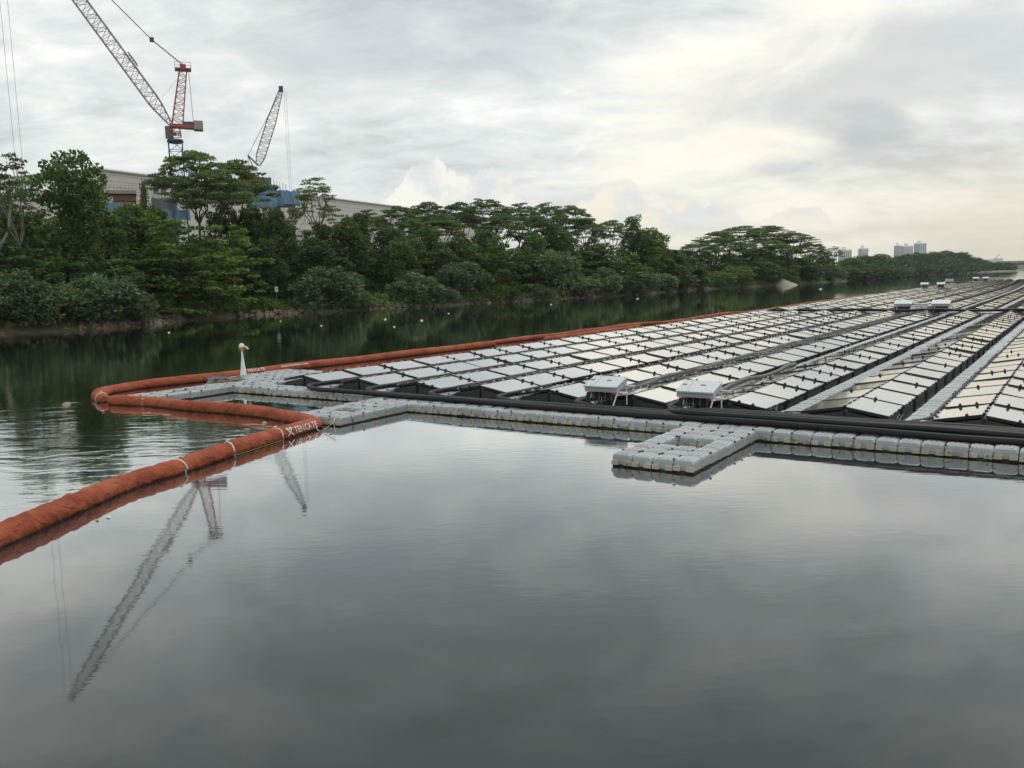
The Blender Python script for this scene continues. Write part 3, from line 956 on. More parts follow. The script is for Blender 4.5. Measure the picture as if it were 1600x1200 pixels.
for n in range(4):
    vl = 0.40 + 0.19 * n
    pts = [W(9.0 + 0.25 * n, 1.55 - 0.03 * n, 0.37)]
    uu = 9.8 + 0.2 * n
    while uu < 27:
        pts.append(W(uu, vl + random.uniform(-0.03, 0.03) + 0.10, 0.50 + random.uniform(-0.01, 0.02)))
        uu += 1.6
    conduit('cable_conduit', f'{ORD[n]} of the upper black conduits stacked on the bundle behind the jetty', pts, 0.085, M_CONDUIT)
for k in (1, 2, 3, 5):
    u = VALLEYS[k][0]
    for sd_, nm in ((-0.19, 'left'), (0.19, 'right')):
        pts = [W(u + sd_ + random.uniform(-.03, .03), vv_, 0.362) for vv_ in range(3, 246, 6)]
        conduit('row_conduit', f'{nm} of the thin black conduits lying along the gap after the {ORD[k-1]} panel row', pts, 0.075, M_CONDUIT, 2.0, group='thin conduits along the rows')
# grey hoses lying in two of the valleys
for k, lab in ((5, 'grey cable hose winding between panels behind the left inverter'), (6, 'grey cable hose winding between panels behind the right inverter')):
    u = VALLEYS[k][0]
    pts = [W(u + 0.12 * math.sin(i * 1.4 + k), 2.6 + 1.6 * i, 0.40 + 0.04 * math.sin(i * 2.1)) for i in range(9 if k == 6 else 16)]
    conduit('grey_hose', lab, pts, 0.085, M_GREYHOSE, group='grey hoses between the rows')
# cross cables between the two panel blocks
for n, v in enumerate((61.6, 62.2)):
    pts = [W(u, v + 0.12 * math.sin(u * 0.7 + n), 0.6 + 0.05 * math.sin(u)) for u in np.arange(-4, 22, 1.5)]
    conduit('cross_cable', ['nearer', 'farther'][n] + ' black cable crossing all rows beside the distant inverters', pts, 0.11, M_CONDUIT, 0.8, group='cables crossing the rows')
m = MB()
for u in np.arange(-9, 21, 1.0):
    for v in (61.9, 62.9):
        z = 0.36
        a = [W(u, v, z), W(u + .96, v, z), W(u + .96, v + .94, z), W(u, v + .94, z)]
        b = [p - np.array([0, 0, .3]) for p in a]
        m.add(a + b, [(0, 1, 2, 3), (0, 4, 5, 1), (1, 5, 6, 2), (2, 6, 7, 3), (3, 7, 4, 0)], 0)
t = thing('cross_walkway', 'distant grey float walkway crossing the rows under the far inverters', 'walkway', W(5, 62), None)
o = link('far_floats', m.mesh('far_floats', [M_FLOAT], ORG[t.name]), t); o['kind'] = 'stuff'
# thin loose cables looping on the walkway ends
for n, (u, ph) in enumerate(((12.05, 0.3), (15.4, 1.1), (15.55, 2.0), (9.0, 0.7))):
    pts = [W(u - 0.5 + 0.12 * i + 0.1 * math.sin(i * 1.7 + ph), 2.5 + 0.5 * math.sin(i * 0.9 + ph), 0.33 + 0.10 * abs(math.sin(i * 0.8 + ph))) for i in range(9)]
    lab = ['thin black cable loop on the walkway right of the right inverter', 'thin black cable loop on the wide walkway end by the conduits', 'outer thin cable loop on the wide walkway end', 'thin black cable lying between the two inverters'][n]
    conduit('loose_cable', lab, pts, 0.022, M_BLACK, 0.06, group='loose cables at the walkway ends')

# ------------------------------------------------------------------ inverters
A3 = np.array([math.cos(GRID_ROT), math.sin(GRID_ROT), 0.0])
B3 = np.array([-math.sin(GRID_ROT), math.cos(GRID_ROT), 0.0])
Z3 = np.array([0, 0, 1.0])
def inverter(u, v, label, detail=True, scale=1.0):
    base = W(u, v, 0.29)
    t = thing('inverter', label, 'inverter', base, 'white inverters among the solar panels')
    tilt = R(17)
    n_ = -B3 * math.sin(tilt) + Z3 * math.cos(tilt)
    b_ = B3 * math.cos(tilt) + Z3 * math.sin(tilt)
    L, D, T = 1.16 * scale, 0.82 * scale, 0.18 * scale
    c = base + Z3 * 0.66 * scale
    m = MB(); m.box(c - n_ * 0.03, (L - 0.04, D - 0.03, T - 0.06), 0, (A3, b_, n_)); m.part('casing', M_INVSIDE, t)
    xs = -L / 2 + L * 0.27
    for x0, x1, nm in ((-L / 2, xs - 0.006, 'cover'), (xs + 0.006, L / 2, 'cover')):
        m = MB(); m.box(c + n_ * (T / 2) + A3 * (x0 + x1) / 2, (x1 - x0, D, 0.05), 0, (A3, b_, n_))
        cv = m.part(nm, M_INVERTER, t)
        if detail:
            m = MB(); m.box(c + n_ * (T / 2 + 0.028) + A3 * ((x0 + x1) / 2 - 0.05) + b_ * 0.08, (0.15, 0.075, 0.006), 0, (A3, b_, n_)); m.part('maker_plate', M_CRANEDARK, cv)
            for fx in (x0 + 0.07, x1 - 0.07):
                for fy in (-D / 2 + 0.05, D / 2 - 0.05):
                    m = MB(); m.box(c + n_ * (T / 2 + 0.027) + A3 * fx + b_ * fy, (0.025, 0.025, 0.006), 0, (A3, b_, n_)); m.part('screw', M_CRANEDARK, cv)
    for sx in (-0.44 * scale, 0.44 * scale):
        m = MB()
        m.strut(base + A3 * (sx - 0.0) - B3 * 0.42 * scale, c + A3 * (sx + 0.10) - b_ * 0.30 * scale - n_ * T / 2, 0.05)
        m.part('leg', M_WHITE, t)
        m = MB()
        m.strut(base + A3 * (sx + 0.12) + B3 * 0.35 * scale, c + A3 * (sx + 0.12) + b_ * 0.33 * scale - n_ * T / 2, 0.05)
        m.part('leg', M_WHITE, t)
    for sy in (-0.25, 0.28):
        m = MB(); m.strut(c - A3 * 0.62 * scale + b_ * sy * scale - n_ * (T / 2 + 0.04), c + A3 * 0.86 * scale + b_ * sy * scale - n_ * (T / 2 + 0.04), 0.055, 0, 6); m.part('rail', M_WHITE, t)
    if not detail:
        m = MB(); m.box(base + Z3 * 0.27 * scale, (L * 0.8, D * 0.5, 0.5 * scale), 0, (A3, B3, Z3)); m.part('connector_block', M_BLACK, t)
    if detail:
        m = MB(); m.box(c - b_ * (D / 2 - 0.08) - n_ * 0.16 + A3 * 0.06, (0.78, 0.10, 0.22), 0, (A3, b_, n_)); m.part('connector_block', M_BLACK, t)
        for i in range(14):
            x = -0.30 + 0.052 * i
            p0 = c - b_ * (D / 2 + 0.03) - n_ * 0.16 + A3 * (x + 0.06)
            m = MB(); m.tube(spline([p0 + n_ * 0.10, p0, p0 - Z3 * 0.14 - B3 * 0.02, p0 - Z3 * 0.30 + B3 * 0.10], 0.06), 0.016, 5); m.part('lead', M_BLACK if i % 4 else M_GREYHOSE, t)
        for x in (-0.36, 0.47):
            m = MB(); m.box(c - b_ * (D / 2 + 0.035) - n_ * 0.10 + A3 * x, (0.08, 0.05, 0.06), 0, (A3, b_, n_)); m.part('red_switch', M_REDPART, t)
        p0 = c - A3 * (L / 2 - 0.16) - b_ * (D / 2) - n_ * 0.10
        m = MB(); m.tube(spline([p0, p0 - Z3 * 0.18 - B3 * 0.05, p0 - Z3 * 0.36 + A3 * 0.10 - B3 * 0.13, p0 - Z3 * 0.40 + A3 * 0.45 - B3 * 0.2, p0 - Z3 * 0.41 + A3 * 1.0 - B3 * 0.24], 0.06), 0.065, 9); m.part('outlet_hose', M_CONDUIT, t)
    return t
inverter(6.62, 2.10, 'left of the two nearest white inverters on angled legs by the conduits')
inverter(9.72, 2.05, 'right of the two nearest white inverters on angled legs by the conduits')
inverter(4.9, 63.4, 'distant white inverter on the cross walkway, left of the white box', False, 1.3)
inverter(8.0, 63.4, 'distant white inverter on the cross walkway, right of the white box', False, 1.3)
for (u, v, lab) in ((-8.3, 164, 'tiny far inverter beside the thin camera pole, farther from it'), (-5.2, 163.5, 'tiny far inverter directly under the thin camera pole'), (-6.5, 241, 'left of the two farthest tiny white inverters'), (-3.2, 240, 'right of the two farthest tiny white inverters')):
    inverter(u, v, lab, False, 1.25)
m = MB(); c = W(6.4, 63.2, 0.75); m.box(c, (1.0, 0.7, 0.7), 0, (A3, B3, Z3)); m.box(c + Z3 * 0.37, (1.1, 0.8, 0.05), 1, (A3, B3, Z3))
t = thing('control_box', 'small pale control box between the two distant inverters', 'box', W(6.4, 63.2, .4)); m.part('cabinet', [M_INVERTER, M_WHITE], t)
m = MB(); m.box(c - B3 * 0.36 + A3 * 0.1, (0.12, 0.02, 0.16), 0, (A3, B3, Z3)); m.part('latch_plate', M_REDPART, t)
pb = W(-5.9, 165, 0.4)
t = thing('camera_pole', 'thin leaning pole with a small camera beside the far inverters', 'pole', pb)
ptop = at(1479, 438, float(np.hypot(*pb[:2])))
m = MB(); m.strut(pb, ptop, 0.16, 0, 6); m.part('pole', M_WHITE, t)
m = MB(); m.box(ptop + A3 * 0.5, (1.4, 0.5, 0.55), 0, (A3, B3, Z3)); m.part('camera_head', M_INVERTER, t)

# ------------------------------------------------------------------ beacon and bits on the float platform
bp_ = gnd(380.5, 585.8, 0.285)
t = thing('beacon', 'white cone beacon with yellow collar standing on the float platform', 'beacon', bp_)
m = MB(); m.lathe(bp_, [(0.145, 0), (0.135, 0.06), (0.085, 0.50), (0.05, 0.80), (0.04, 1.12)], 14); m.part('cone_post', M_WHITE, t)
m = MB(); m.lathe(bp_ + Z3 * 1.12, [(0.10, 0), (0.12, 0.03), (0.12, 0.10), (0.14, 0.12), (0.14, 0.15)], 14); m.part('lamp_collar', M_YELLOW, t)
m = MB(); m.lathe(bp_ + Z3 * 1.27, [(0.12, 0), (0.12, 0.06), (0.10, 0.12), (0.05, 0.165), (0.01, 0.175)], 14); m.part('lens', M_WHITE, t)
m = MB(); m.box(bp_ + Z3 * 1.24 + np.array([0.22, 0, 0]), (0.20, 0.24, 0.02), 0, (np.array([0.75, 0, -0.66]), np.array([0, 1, 0]), np.array([0.66, 0, 0.75]))); m.part('solar_cell', M_FRAME, t)
a, b = gnd(340, 596, 0.345), gnd(377, 592.5, 0.345)
m = MB(); d = (b - a) / np.linalg.norm(b - a); m.box((a + b) / 2, (np.linalg.norm(b - a), 0.2, 0.05), 0, (d, np.cross(Z3, d), Z3)); m.box((a + b) / 2 - Z3 * 0.04, (0.3, 0.26, 0.03), 0, (d, np.cross(Z3, d), Z3))
m.top('plank', M_WOOD, 'brown wooden plank lying on the grey floats near the beacon', 'plank')
m = MB()
c = gnd(350, 591, 0.36)
vs = []
for i in range(9):
    for j in range(4):
        p = c + A3 * (i - 4) * 0.22 + B3 * (j - 1.5) * 0.3
        vs.append(p + Z3 * (0.05 * math.sin(i * 1.9 + j) + 0.05 * math.cos(j * 2.2 + i)))
m.add(vs, [(i * 4 + j, (i + 1) * 4 + j, (i + 1) * 4 + j + 1, i * 4 + j + 1) for i in range(8) for j in range(3)], 0, True)
m.top('tarp', M_CRANEDARK, 'crumpled dark tarp lying behind the brown plank', 'tarp')
a, b = gnd(521, 660, 0.27), gnd(500, 674, 0.02)
m = MB(); m.tube(spline([a + np.array([0, 0.2, .08]), a, (a + b) / 2 - Z3 * 0.03, b, gnd(494, 668, .1)], 0.1), 0.010, 5); m.tube([a, a + np.array([.05, -.02, -.28])], 0.008, 5)
m.top('mooring_rope', M_ROPE, 'white rope tying the boom tip to the grey float arm', 'rope')
a, b = pn[int(np.argmin(abs(sn - tie_s[1])))], pn[int(np.argmin(abs(sn - tie_s[2])))]
sdv = np.array([0.24, -0.12, 0.0])
m = MB(); m.tube(spline([a + sdv - Z3 * 0.09, a * .6 + b * .4 + sdv * 1.08 - Z3 * .085, b + sdv - Z3 * 0.08], 0.1), 0.008, 5)
m.top('yellow_line', plain('yellow_rope', (0.30, 0.28, 0.08), 0.8), 'thin yellow rope along the waterline between two white ties', 'rope')

# floating litter, each piece seen on the open water
def litter(px, py, size, mat, label):
    size *= 0.55
    c = gnd(px, py, 0.0)
    m = MB()
    rs = np.random.default_rng(int(px * 7 + py))
    th = rs.uniform(0, 3.14)
    ax = np.array([math.cos(th), math.sin(th), 0]); ay = np.array([-ax[1], ax[0], 0])
    pts = [c + ax * size * x + ay * size * y + Z3 * z * size for x, y, z in ((-.5, -.3, .02), (.4, -.35, .03), (.55, .2, .02), (-.2, .4, .03), (-.3, -.1, .32), (.25, -.05, .26), (.1, .2, .34))]
    m.add(pts, [(0, 1, 5, 4), (1, 2, 6, 5), (2, 3, 6), (3, 0, 4), (3, 4, 6), (4, 5, 6)], 0)
    m.top('floating_litter', mat, label, 'litter', 'litter floating on the water', loc=c)
for i, (x, y, s_, mt, lab) in enumerate([(104, 632, 0.5, M_LITTER, 'tan scrap floating in dark water left of the boom corner'), (602, 499, 0.55, M_FOAM, 'white scrap floating between the round bush and the boom'), (616, 511, 0.5, M_FOAM, 'nearest white scrap floating right of the round bush'), (659, 501, 0.6, M_FOAM, 'white scrap floating below the small round bush'), (701, 490, 0.5, M_FOAM, 'white scrap floating off the bank of grey bushes'), (502, 509, 0.4, M_FOAM, 'pale scrap floating below the big round bush'), (438, 502, 0.4, M_FOAM, 'pale scrap floating off the rocky bank by the white sign'), (264, 520, 0.45, M_FOAM, 'pale scrap floating off the far left rocky bank'), (861, 476, 0.6, M_FOAM, 'far white scrap close to the dark bank'), (996, 467, 0.8, M_FOAM, 'white scrap floating under the dense far bank trees'), (413, 661, 0.28, M_LITTER, 'small tan scrap caught against the sagging boom'), (170, 809, 0.22, M_FOAM, 'white scrap floating beside the near boom'), (152, 814, 0.16, M_LITTER, 'tiny tan leaf floating beside the near boom'), (1282, 452, 1.2, M_FOAM, 'far pale scrap on the channel below the tall blocks')]):
    litter(x, y, s_, mt, lab)

# ------------------------------------------------------------------ foliage
def leaf_mesh(name, C, size, mat, axis=None, up=0.5, tint=None, rng=RNG):
    """one folded spray of leaves per centre"""
    n = len(C)
    a = rng.normal(size=(n, 3)); a[:, 2] *= 0.6
    if axis is not None:
        a = a * 0.7 + axis
    a /= np.linalg.norm(a, axis=1)[:, None]
    nn_ = rng.normal(size=(n, 3)) * (1 - up); nn_[:, 2] += up
    if axis is not None:
        nn_ += 0.35 * axis
    b = np.cross(nn_, a); b /= (np.linalg.norm(b, axis=1)[:, None] + 1e-9)
    c = np.cross(a, b)
    s = size * rng.uniform(0.6, 1.35, n)[:, None]
    V = np.empty((n, 4, 3))
    V[:, 0] = C - a * s * 0.5
    V[:, 1] = C + b * s * 0.32 - c * s * 0.10
    V[:, 2] = C + a * s * 0.55 - c * s * 0.12
    V[:, 3] = C - b * s * 0.32 - c * s * 0.10
    idx = np.arange(n)[:, None] * 4
    Fs = np.concatenate([idx + np.array([0, 1, 2]), idx + np.array([0, 2, 3])], axis=1).reshape(-1, 3)
    me = bpy.data.meshes.new(name)
    me.vertices.add(n * 4)
    me.vertices.foreach_set('co', V.reshape(-1))
    me.loops.add(len(Fs) * 3)
    me.loops.foreach_set('vertex_index', Fs.reshape(-1).astype(np.int32))
    me.polygons.add(len(Fs))
    me.polygons.foreach_set('loop_start', np.arange(len(Fs), dtype=np.int32) * 3)
    me.update(calc_edges=True)
    if tint is None:
        tint = rng.uniform(0, 1, n)
    at_ = me.attributes.new('tint', 'FLOAT', 'POINT')
    at_.data.foreach_set('value', np.repeat(tint, 4).astype(np.float32))
    me.materials.append(mat)
    return me

def sphere_pts(n, rng):
    p = rng.normal(size=(n, 3))
    return p / np.linalg.norm(p, axis=1)[:, None]

def clumps(cl, density, rng, keep_low=0.5):
    """cl: list of (centre, (rx, ry, rz)); returns centres, outward axes, tints"""
    C, A, T = [], [], []
    for c, r in cl:
        r = np.array(r)
        area = 4 * math.pi * ((r[0] * r[1]) ** 1.6 / 3 + (r[0] * r[2]) ** 1.6 / 3 + (r[1] * r[2]) ** 1.6 / 3) ** (1 / 1.6)
        n = max(12, int(area * density))
        p = sphere_pts(n, rng)
        sel = (p[:, 2] > -0.25) | (rng.uniform(size=n) < keep_low)
        p = p[sel]
        rad = rng.uniform(0.62, 1.08, len(p))[:, None]
        C.append(np.array(c) + p * r * rad)
        A.append(p)
        T.append(np.clip(rng.normal(rng.uniform(0.3, 0.7), 0.2, len(p)), 0, 1))
    return np.concatenate(C), np.concatenate(A), np.concatenate(T)

def limb(m, p, q, r0, r1, rng, bend=0.12, n=5):
    p, q = np.array(p, float), np.array(q, float)
    L = np.linalg.norm(q - p)
    pts = [p + (q - p) * t + rng.normal(size=3) * bend * L * math.sin(t * math.pi) * 0.5 for t in np.linspace(0, 1, n)]
    m.tube(pts, list(np.linspace(r0, r1, n)), 6, 0, False)

def dense_tree(seed, h=14.0, w_=9.0, low=0.12, mat=None, size=0.50, dens=9.5, lobes=22, shape='egg'):
    rng = np.random.default_rng(seed)
    m = MB()
    limb(m, (0, 0, -0.3), (rng.normal() * 0.3, rng.normal() * 0.3, h * 0.62), 0.28, 0.10, rng, 0.06, 7)
    cl = []
    for i in range(lobes):
        z = h * (low + (0.93 - low) * (i + 0.5) / lobes) + rng.normal() * 0.3
        f = (z / h - low) / (1 - low)
        env = math.sin(math.pi * min(1, (0.12 + 0.86 * f) ** 0.8)) if shape == 'egg' else 0.55 + 0.45 * math.sin(f * 9 + seed) * (1 - 0.5 * f)
        rr = w_ / 2 * max(0.12, env) * 0.72 * rng.uniform(0.55, 1.15)
        th = i * 2.4 + rng.normal() * 0.5
        c = np.array([rr * math.cos(th), rr * math.sin(th), z])
        rad = w_ * (rng.uniform(0.15, 0.23) if shape == 'egg' else rng.uniform(0.16, 0.30)) * (0.65 + 0.55 * max(0.2, env))
        cl.append((c, (rad, rad, rad * rng.uniform(0.55, 0.85))))
        limb(m, (0, 0, max(1, z * 0.7)), c, 0.10, 0.03, rng, 0.1, 4)
        for _ in range(2):
            d = rng.normal(size=3); d /= np.linalg.norm(d)
            cl.append((c + d * rad * 0.85, (rad * 0.5, rad * 0.5, rad * 0.4)))
    C, A, T = clumps(cl, dens, rng)
    return leaf_mesh('crown', C, size, mat, A, 0.35, T, rng), m.mesh('trunk', M_BARK), h, w_

def umbrella_tree(seed, h=20.0, w_=16.0, mat=None, pads=74, size=0.40, dens=11.0, depth=0.26, bark=None, fork=0.5):
    rng = np.random.default_rng(seed)
    m = MB()
    k = np.array([rng.normal() * 0.5, rng.normal() * 0.5, h * fork])
    limb(m, (0, 0, -0.5), k, 0.32, 0.22, rng, 0.05, 7)
    cl = []
    nb = 6
    forks = []
    for i in range(nb):
        th = i * 2 * math.pi / nb + rng.normal() * 0.25
        rr = w_ * rng.uniform(0.16, 0.27)
        f = np.array([rr * math.cos(th), rr * math.sin(th), h * (fork + (0.9 - fork) * rng.uniform(0.45, 0.75))])
        limb(m, k, f, 0.15, 0.09, rng, 0.12, 5)
        forks.append(f)
    for i in range(pads):
        rr = w_ / 2 * math.sqrt((i + 0.5) / pads) * rng.uniform(0.85, 1.03)
        th = i * 2.39996 + rng.normal() * 0.2
        dome = 1 - (rr / (w_ / 2)) ** 2
        layer = rng.choice([0, 0, 1, 2], p=[0.45, 0.2, 0.22, 0.13])
        z = h * (1 - depth * (1 - dome)) - 0.45 - layer * h * 0.062 + rng.normal() * 0.30
        c = np.array([rr * math.cos(th), rr * math.sin(th), z])
        pr_ = w_ * rng.uniform(0.065, 0.125)
        cl.append((c, (pr_, pr_ * rng.uniform(0.7, 1.1), pr_ * rng.uniform(0.13, 0.22))))
        f = min(forks, key=lambda q: np.linalg.norm(q[:2] - c[:2]))
        limb(m, f, c - np.array([0, 0, 0.15]), 0.075, 0.02, rng, 0.10, 4)
    C, A, T = clumps(cl, dens, rng, 0.35)
    return leaf_mesh('crown', C, size, mat, A * np.array([1, 1, 0.3]), 0.6, T, rng), m.mesh('trunk', bark or M_BARK), h, w_

def tiered_tree(seed, h=15.0, w_=11.0, mat=None, size=0.52, dens=9.5):
    rng = np.random.default_rng(seed)
    m = MB()
    limb(m, (0, 0, -0.3), (0, 0, h * 0.95), 0.26, 0.05, rng, 0.02, 8)
    cl = []
    nt = 9
    for i in range(nt):
        z = h * (0.10 + 0.86 * i / (nt - 1)) + rng.normal() * 0.45
        R_ = w_ / 2 * (1 - (i / nt) ** 2.2) * rng.uniform(0.85, 1.1) + 0.4
        npd = max(4, int(R_ * 2.6))
        for j in range(npd):
            th = j * 2 * math.pi / npd + i * 0.9 + rng.normal() * 0.2
            rr = R_ * rng.uniform(0.45, 0.98)
            c = np.array([rr * math.cos(th), rr * math.sin(th), z + rng.normal() * 0.55 - 0.13 * rr + 0.5 * math.sin(2 * th + i)])
            pr_ = rng.uniform(0.75, 1.35)
            cl.append((c, (pr_, pr_, pr_ * rng.uniform(0.30, 0.55))))
            if j % 2 == 0:
                limb(m, (0, 0, z - 0.4), c, 0.06, 0.02, rng, 0.06, 4)
    C, A, T = clumps(cl, dens, rng, 0.3)
    return leaf_mesh('crown', C, size, mat, A * np.array([1, 1, 0.3]), 0.62, T, rng), m.mesh('trunk', M_BARK), h, w_

def shrub(seed, h=6.0, w_=9.0, mat=None, size=0.44, dens=11.0):
    rng = np.random.default_rng(seed)
    m = MB()
    cl = []
    for i in range(30):
        th = i * 2.4
        f = (i + 0.5) / 30
        rr = w_ / 2 * math.sqrt(f) * 0.86
        z = (h * 0.86) * math.sqrt(max(0.02, 1 - (rr / (w_ / 2)) ** 2)) * rng.uniform(0.75, 1.0)
        c = np.array([rr * math.cos(th), rr * math.sin(th), z])
        pr_ = rng.uniform(0.8, 1.35) * w_ / 9
        cl.append((c, (pr_, pr_, pr_ * 0.8)))
        if i % 2 == 0:
            cl.append((c * np.array([1, 1, 0.45]), (pr_, pr_, pr_ * 0.9)))
        limb(m, (rng.normal() * 0.3, rng.normal() * 0.3, -0.2), c, 0.07, 0.02, rng, 0.15, 4)
    C, A, T = clumps(cl, dens, rng, 0.45)
    ok = C[:, 2] > 0.05
    return leaf_mesh('crown', C[ok], size, mat, A[ok], 0.4, T[ok], rng), m.mesh('trunk', M_BARK), h, w_

KINDS = {
    'dense': [dense_tree(100 + i, 14, 9, 0.10, L_DENSE) for i in range(4)],
    'tall': [dense_tree(152 + i, 18, 9.5, 0.04, L_DENSE, 0.46, 9.0, 24, 'lobed') for i in range(3)],
    'dark': [dense_tree(200 + i, 13, 7.5, 0.05, L_DARK, lobes=22) for i in range(3)],
    'umbrella': [umbrella_tree(300 + i, 20, 17, L_UMB) for i in range(4)],
    'lace': [umbrella_tree(340 + i, 20, 12, L_UMB, 72, 0.36, 11.0, 0.40, M_PALEBARK, 0.42) for i in range(2)],
    'tier': [tiered_tree(400 + i, 15, 11.5, L_TIER) for i in range(3)],
    'mangrove': [shrub(500 + i, 6, 9, L_MANG) for i in range(3)],
    'bush': [shrub(540 + i, 6, 8.5, L_DENSE, 0.4) for i in range(3)],
}
NAMES = {'dense': 'leafy_tree', 'tall': 'leafy_tree', 'dark': 'leafy_tree', 'umbrella': 'umbrella_tree', 'lace': 'umbrella_tree', 'tier': 'tiered_tree', 'mangrove': 'mangrove_bush', 'bush': 'bush'}
CATS = {'leafy_tree': 'tree', 'umbrella_tree': 'tree', 'tiered_tree': 'tree', 'mangrove_bush': 'bush', 'bush': 'bush'}
used = {k: 0 for k in KINDS}
def plant(kind, px, ytop, wpx, off, label, group, fat=1.0):
    base = shore(px)
    rng_ = float(np.hypot(base[0], base[1]))
    d = base[:2] / rng_
    # move inland along the land direction until the column of sight is kept
    rr = rng_ + off * 1.0
    pt_ = at(px, ytop, rr)
    zg = zland(off * 0.75)
    h = max(1.0, pt_[2] - zg)
    wm = wpx / F_PX * rr
    v = KINDS[kind][used[kind] % len(KINDS[kind])]
    used[kind] += 1
    crown, trunk, H0, W0 = v
    t = thing(NAMES[kind], label, CATS[NAMES[kind]], (pt_[0], pt_[1], zg - 0.1), group)
    t.rotation_euler = (0, 0, random.uniform(0, 6.28))
    t.scale = (wm / W0 * fat, wm / W0 * fat, h / H0)
    link('trunk', trunk, t)
    link('crown', crown, t)
    return t

TREES = {
 'mangrove': ('grey-green mangrove bushes at the waterline', 'grey-green mangrove bush at the waterline', [
   (-40, 425, 110, 3), (25, 418, 105, 2.5), (88, 436, 95, 2), (155, 421, 120, 2.5), (205, 446, 70, 1.5), (508, 411, 118, 3), (556, 446, 50, 1), (648, 423, 92, 3), (722, 402, 88, 5), (693, 446, 50, 1.5),
   (868, 385, 86, 6), (836, 442, 50, 1.5), (905, 428, 70, 2), (943, 416, 74, 3), (992, 420, 78, 3), (1030, 424, 60, 3), (1062, 424, 62, 3), (1090, 428, 46, 3), (1296, 412, 50, 4), (1262, 416, 46, 3), (1325, 414, 44, 4)]),
 'bush': ('green bushes along the bank', 'green bush on the bank', [
   (292, 462, 44, 1.5), (240, 452, 60, 5), (455, 436, 50, 7), (600, 438, 60, 10), (780, 440, 60, 3), (822, 448, 40, 4), (1120, 420, 60, 4), (1150, 412, 60, 5), (1186, 404, 80, 8), (1222, 412, 50, 6), (1350, 410, 50, 6), (675, 430, 40, 10), (965, 432, 44, 2), (560, 430, 60, 12)]),
 'tier': ('bright green tiered trees', 'bright green tree with layered branches', [
   (262, 345, 130, 6), (318, 352, 130, 4), (372, 352, 90, 7), (785, 368, 86, 6), (940, 380, 110, 10), (985, 398, 70, 8), (650, 372, 60, 14)]),
 'dark': ('dark vine-covered trees', 'dark vine-covered tree', [
   (430, 318, 62, 12), (414, 368, 56, 5), (492, 368, 84, 9), (560, 330, 52, 16), (175, 400, 90, 8), (60, 385, 90, 10), (20, 395, 100, 8), (120, 405, 80, 9), (230, 400, 80, 9), (470, 400, 50, 10), (535, 400, 60, 8), (590, 392, 60, 12), (700, 388, 60, 12), (745, 398, 50, 10), (830, 396, 60, 10), (895, 398, 60, 10), (1040, 405, 60, 8), (-30, 390, 90, 10)]),
 'dense': ('mid green bushy trees', 'mid green bushy tree', [
   (30, 345, 90, 16), (2, 308, 80, 24), (52, 326, 80, 24), (92, 335, 80, 26), (205, 312, 100, 20), (165, 330, 80, 18), (240, 318, 60, 26), (542, 338, 74, 14), (610, 352, 72, 16), (668, 352, 70, 18), (620, 372, 64, 10), (718, 366, 74, 16), (760, 356, 66, 20), (832, 362, 64, 18), (880, 360, 66, 22), (925, 372, 60, 18), (1020, 372, 60, 14), (1050, 388, 60, 12), (1075, 400, 56, 10), (395, 320, 70, 20), (440, 345, 60, 16), (1140, 396, 66, 16), (1180, 388, 70, 18), (1215, 396, 60, 14), (1250, 402, 60, 12), (1290, 400, 40, 14), (1335, 402, 44, 12), (80, 350, 70, 18), (350, 318, 70, 24), (500, 345, 60, 20), (-30, 345, 90, 18)]),
 'tall': ('tall bushy trees above the canopy', 'tall bushy tree above its neighbours', [
   (108, 240, 98, 14), (992, 336, 50, 24), (1022, 356, 44, 22), (860, 344, 60, 24)]),
 'lace': ('open umbrella trees with bare pale limbs', 'open umbrella tree with pale limbs', [
   (14, 236, 78, 10), (489, 275, 78, 20), (1304, 384, 30, 30)]),
 'umbrella': ('dark flat-topped umbrella trees', 'flat-topped umbrella tree', [
   (300, 236, 130, 26), (366, 252, 118, 26), (330, 262, 120, 18), (570, 327, 70, 34), (622, 322, 80, 34), (668, 316, 84, 36), (716, 316, 84, 36), (758, 309, 92, 38), (808, 317, 88, 38), (850, 316, 80, 40), (892, 322, 74, 40), (915, 340, 70, 36), (955, 344, 66, 38), (690, 334, 80, 28), (786, 334, 80, 28), (838, 338, 70, 28), (640, 338, 60, 28),
   (1092, 378, 70, 24), (1120, 362, 84, 30), (1160, 353, 96, 34), (1204, 353, 96, 34), (1238, 364, 80, 30), (1262, 380, 60, 24), (1140, 376, 80, 20), (1190, 374, 90, 20), (1225, 382, 70, 18), (1282, 392, 46, 24)]),
}
for kind, (grp, lab, rows) in TREES.items():
    for i, row in enumerate(sorted(rows, key=lambda r_: r_[0])):
        px = row[0]
        near = ('far left' if px < 230 else 'below tower crane' if px < 345 else 'near blue netting' if px < 470 else 'near warehouse wall' if px < 620 else 'mid bank' if px < 830 else 'before blue shed' if px < 1060 else 'near sandy spit')
        plant(kind, *row[:4], f'{ORD[i]} {lab} from the left, {near}', grp)

